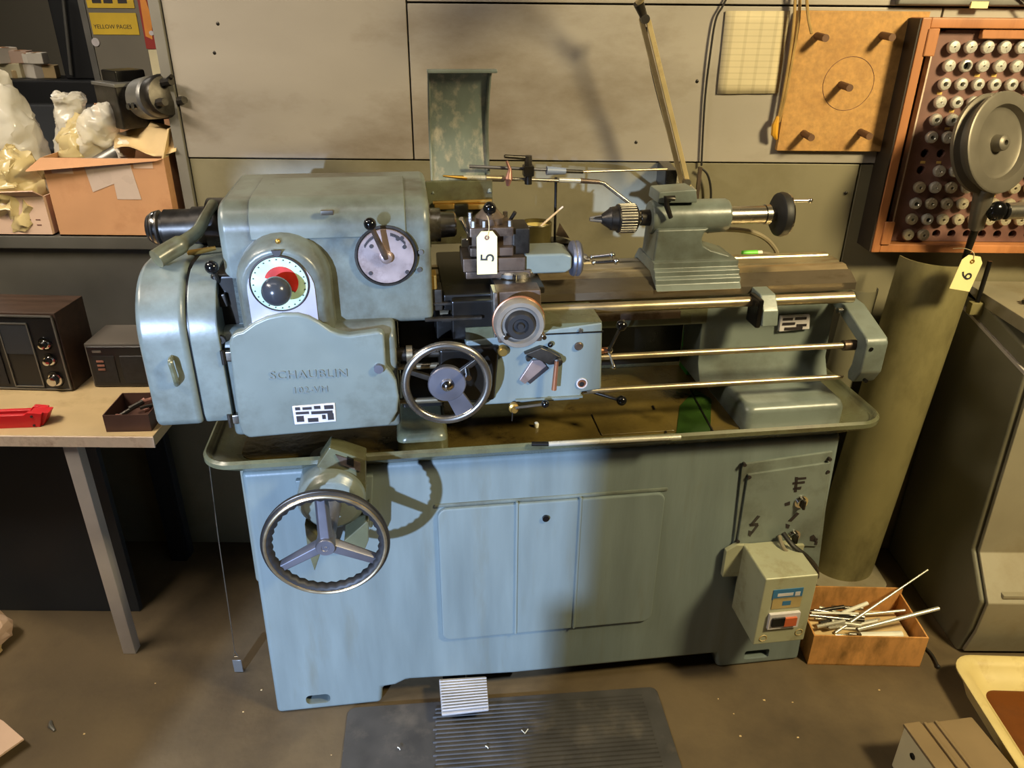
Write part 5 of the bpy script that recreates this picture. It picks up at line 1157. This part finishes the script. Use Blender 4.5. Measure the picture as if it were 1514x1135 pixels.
ks = B().loft(kg, False, False, closed=False).build('sheet', 'kraft', kp, smooth=60, wn=False); ks.modifiers.new('th', 'SOLIDIFY').thickness = .001
p2 = thing('wrapped_part', 'grey metal part wrapped in white paper inside the large box', 'part', (-1.10, 2.09, SHZ + .12)); B().cyl((-.02, 0, .05), (.05, .02, .09), .022, .018, 16).build('part_body', 'galv', p2); B().sphere((.06, .02, .09), .028, 14, 8).jitter(.012, 40).build('wrapping', 'paper_white', p2, smooth=0)
B().cyl((-.02, 0, -.11), (-.02, 0, .05), .03, n=12).build('paper_core', 'paper_white', p2)
# indexing head bolted to the edge of the wall opening
hb0 = WY(190, 150, 2.16); hc0 = WY(268, 138, 1.99)
dv = thing('indexing_head', 'dark steel indexing head with small chuck behind the cardboard box', 'indexing head', (hb0.x, hb0.y, hb0.z))
axh = (hc0 - hb0).normalized(); ang = math.atan2(axh.y, axh.x); RH = Matrix.Rotation(ang, 3, 'Z')
B().box(-.062, .058, -.055, .06, -.062, .05, mtx=RH).bevel(.005, 2).build('head_body', 'steel_dark', dv)
B().box(-.058, .02, -.03, .05, .05, .078, mtx=RH).bevel(.004, 2).build('top_block', 'black_oily', dv)
B().box(-.064, .060, -.058, .062, .042, .051, mtx=RH).bevel(.001, 1).build('body_rim', 'galv', dv)
B().rev([(.05, 0), (.05, .035), (.085, .037), (.09, .050), (.15, .052), (.155, .046), (.165, .04), (.165, 0)], (0, 0, .0), axh, 32).build('spindle_drum', 'galv', dv)
chd = B().rev([(.165, 0), (.165, .050), (.195, .052), (.205, .046), (.21, .02), (.21, 0)], (0, 0, 0), axh, 32).build('chuck', 'steel_dark', dv)
side_ = Vector((-axh.y, axh.x, 0)); upv = Vector((0, 0, 1))
for a in (90, 210, 330):
    q = axh * .20 + side_ * (.03 * math.cos(R(a))) + upv * (.03 * math.sin(R(a))); B().cyl(q, q + axh * .04, .012, .009, 8).build('jaw', 'steel_dark', chd)
for t_ in (.105, .13): B().cyl(axh * t_ - side_ * .046 + upv * -.015, axh * t_ - side_ * .056 + upv * -.015, .008, n=14).build('drum_screw', 'black_plastic', dv)
q = axh * .215 + upv * .03; B().cyl(q, q + axh * .03 + upv * .012, .008, .005, 12).build('chuck_key', 'steel_dark', dv)
B().box(-.03, .03, .05, .25, -.05, -.02, mtx=RH).bevel(.003, 2).build('mount_arm', 'steel_dark', dv)
B().box(-.03, .03, .21, .25, SHZ - hb0.z, -.03, mtx=RH).bevel(.003, 2).build('mount_post', 'steel_dark', dv)

# ================================================================== neighbouring room beyond the opening
fc = thing('grey_locker', 'tall plain grey locker with yellow stickers in the next room', 'locker', (-1.51, 3.0, 0))
B().box(0, .21, 0, .4, 0, 2.2).bevel(.006, 2).build('locker_body', 'far_grey', fc)
B().box(-.022, 0, .0, .4, 0, 2.2).build('door_edge', 'galv', fc, wn=False)
for z0, z1 in ((1.50, 1.57), (1.585, 1.65)):
    st_ = B().box(.01, .175, -.003, 0, z0, z1).build('sticker', 'far_yellow', fc, wn=False)
text('YELLOW PAGES', .019, (.085, -.0035, 1.525), FRONT, 'plate_ink', fc, 'sticker_print', .0003)
for x in (.03, .07, .12): B().box(x, x + .032, -.0036, -.002, 1.600, 1.618).build('sticker_print', 'plate_ink', fc, wn=False)
B().cyl((.012, -.004, 1.475), (.012, .0, 1.475), .014, n=16).build('round_label', 'plate_pale', fc)
ps_ = thing('cream_post', 'narrow cream post with red and orange poster beside the grey locker', 'post', (-1.26, 2.9, 0))
B().box(-.014, .036, 0, .05, 0, 2.2).bevel(.003, 2).build('post', 'far_cream', ps_)
pst = B().box(-.016, .03, -.004, 0, 1.46, 1.80).build('poster', 'far_red', ps_, wn=False)
B().prism([(-.01, 1.50), (.012, 1.49), (.022, 1.56), (.012, 1.62), (.018, 1.70), (-.004, 1.66), (-.008, 1.58)], 'y', -.006, -.004).build('poster_flame', 'far_orange', pst, wn=False)
B().cyl((.012, -.0065, 1.51), (.012, -.004, 1.51), .008, n=12).build('poster_dot', 'plate_pale', pst)
fm = thing('dark_machine', 'large black machine cabinet with control buttons in the next room', 'machine', (-2.3, 3.25, 0))
B().prism([(0, 0), (.0, 1.06), (.25, 1.20), (.25, 1.30), (.5, 1.30), (.5, 0)], 'x', -.9, .62).bevel(.01, 2).build('cabinet', 'far_black', fm)
B().box(.36, .62, .3, .6, 1.3, 2.2).bevel(.01, 2).build('column', 'far_black', fm)
for i in range(4):
    for j in range(2):
        x = -.02 + i * .055; t_ = .12 + j * .075; B().cyl((x - .25, t_, 1.06 + t_ * .56), (x - .25, t_ - .006, 1.072 + t_ * .56), .010, n=12).build('button', random.choice(('plate_pale', 'galv', 'blue_grey')), fm)
B().cyl((.40, .285, 1.32), (.44, .285, 1.62), .008, n=10).build('handrail', 'galv', fm)
random.seed(14)
for i in range(22):
    x = -2.44 + random.uniform(0, .40); y = 3.55 + random.uniform(0, .15); s_ = random.uniform(.025, .05)
    pm = random.choice(('kraft', 'cardboard_pale', 'paper_white', 'far_cream'))
    t_ = thing('small_package', 'small %s package piled on top of the dark machine' % {'kraft': 'tan kraft', 'cardboard_pale': 'pinkish cardboard', 'paper_white': 'white paper', 'far_cream': 'cream'}[pm], 'package', (x, y, 1.30 + (.06 if i > 10 else 0)), random.uniform(-1, 1), 'packages on the dark machine')
    B().box(-s_, s_, -s_ * .7, s_ * .7, 0, s_ * 1.3).bevel(.004, 2).build('carton', pm, t_)
    B().box(-s_ * .3, s_ * .3, -s_ * .72, s_ * .72, s_ * 1.28, s_ * 1.32).build('band', 'cardboard', t_, wn=False)
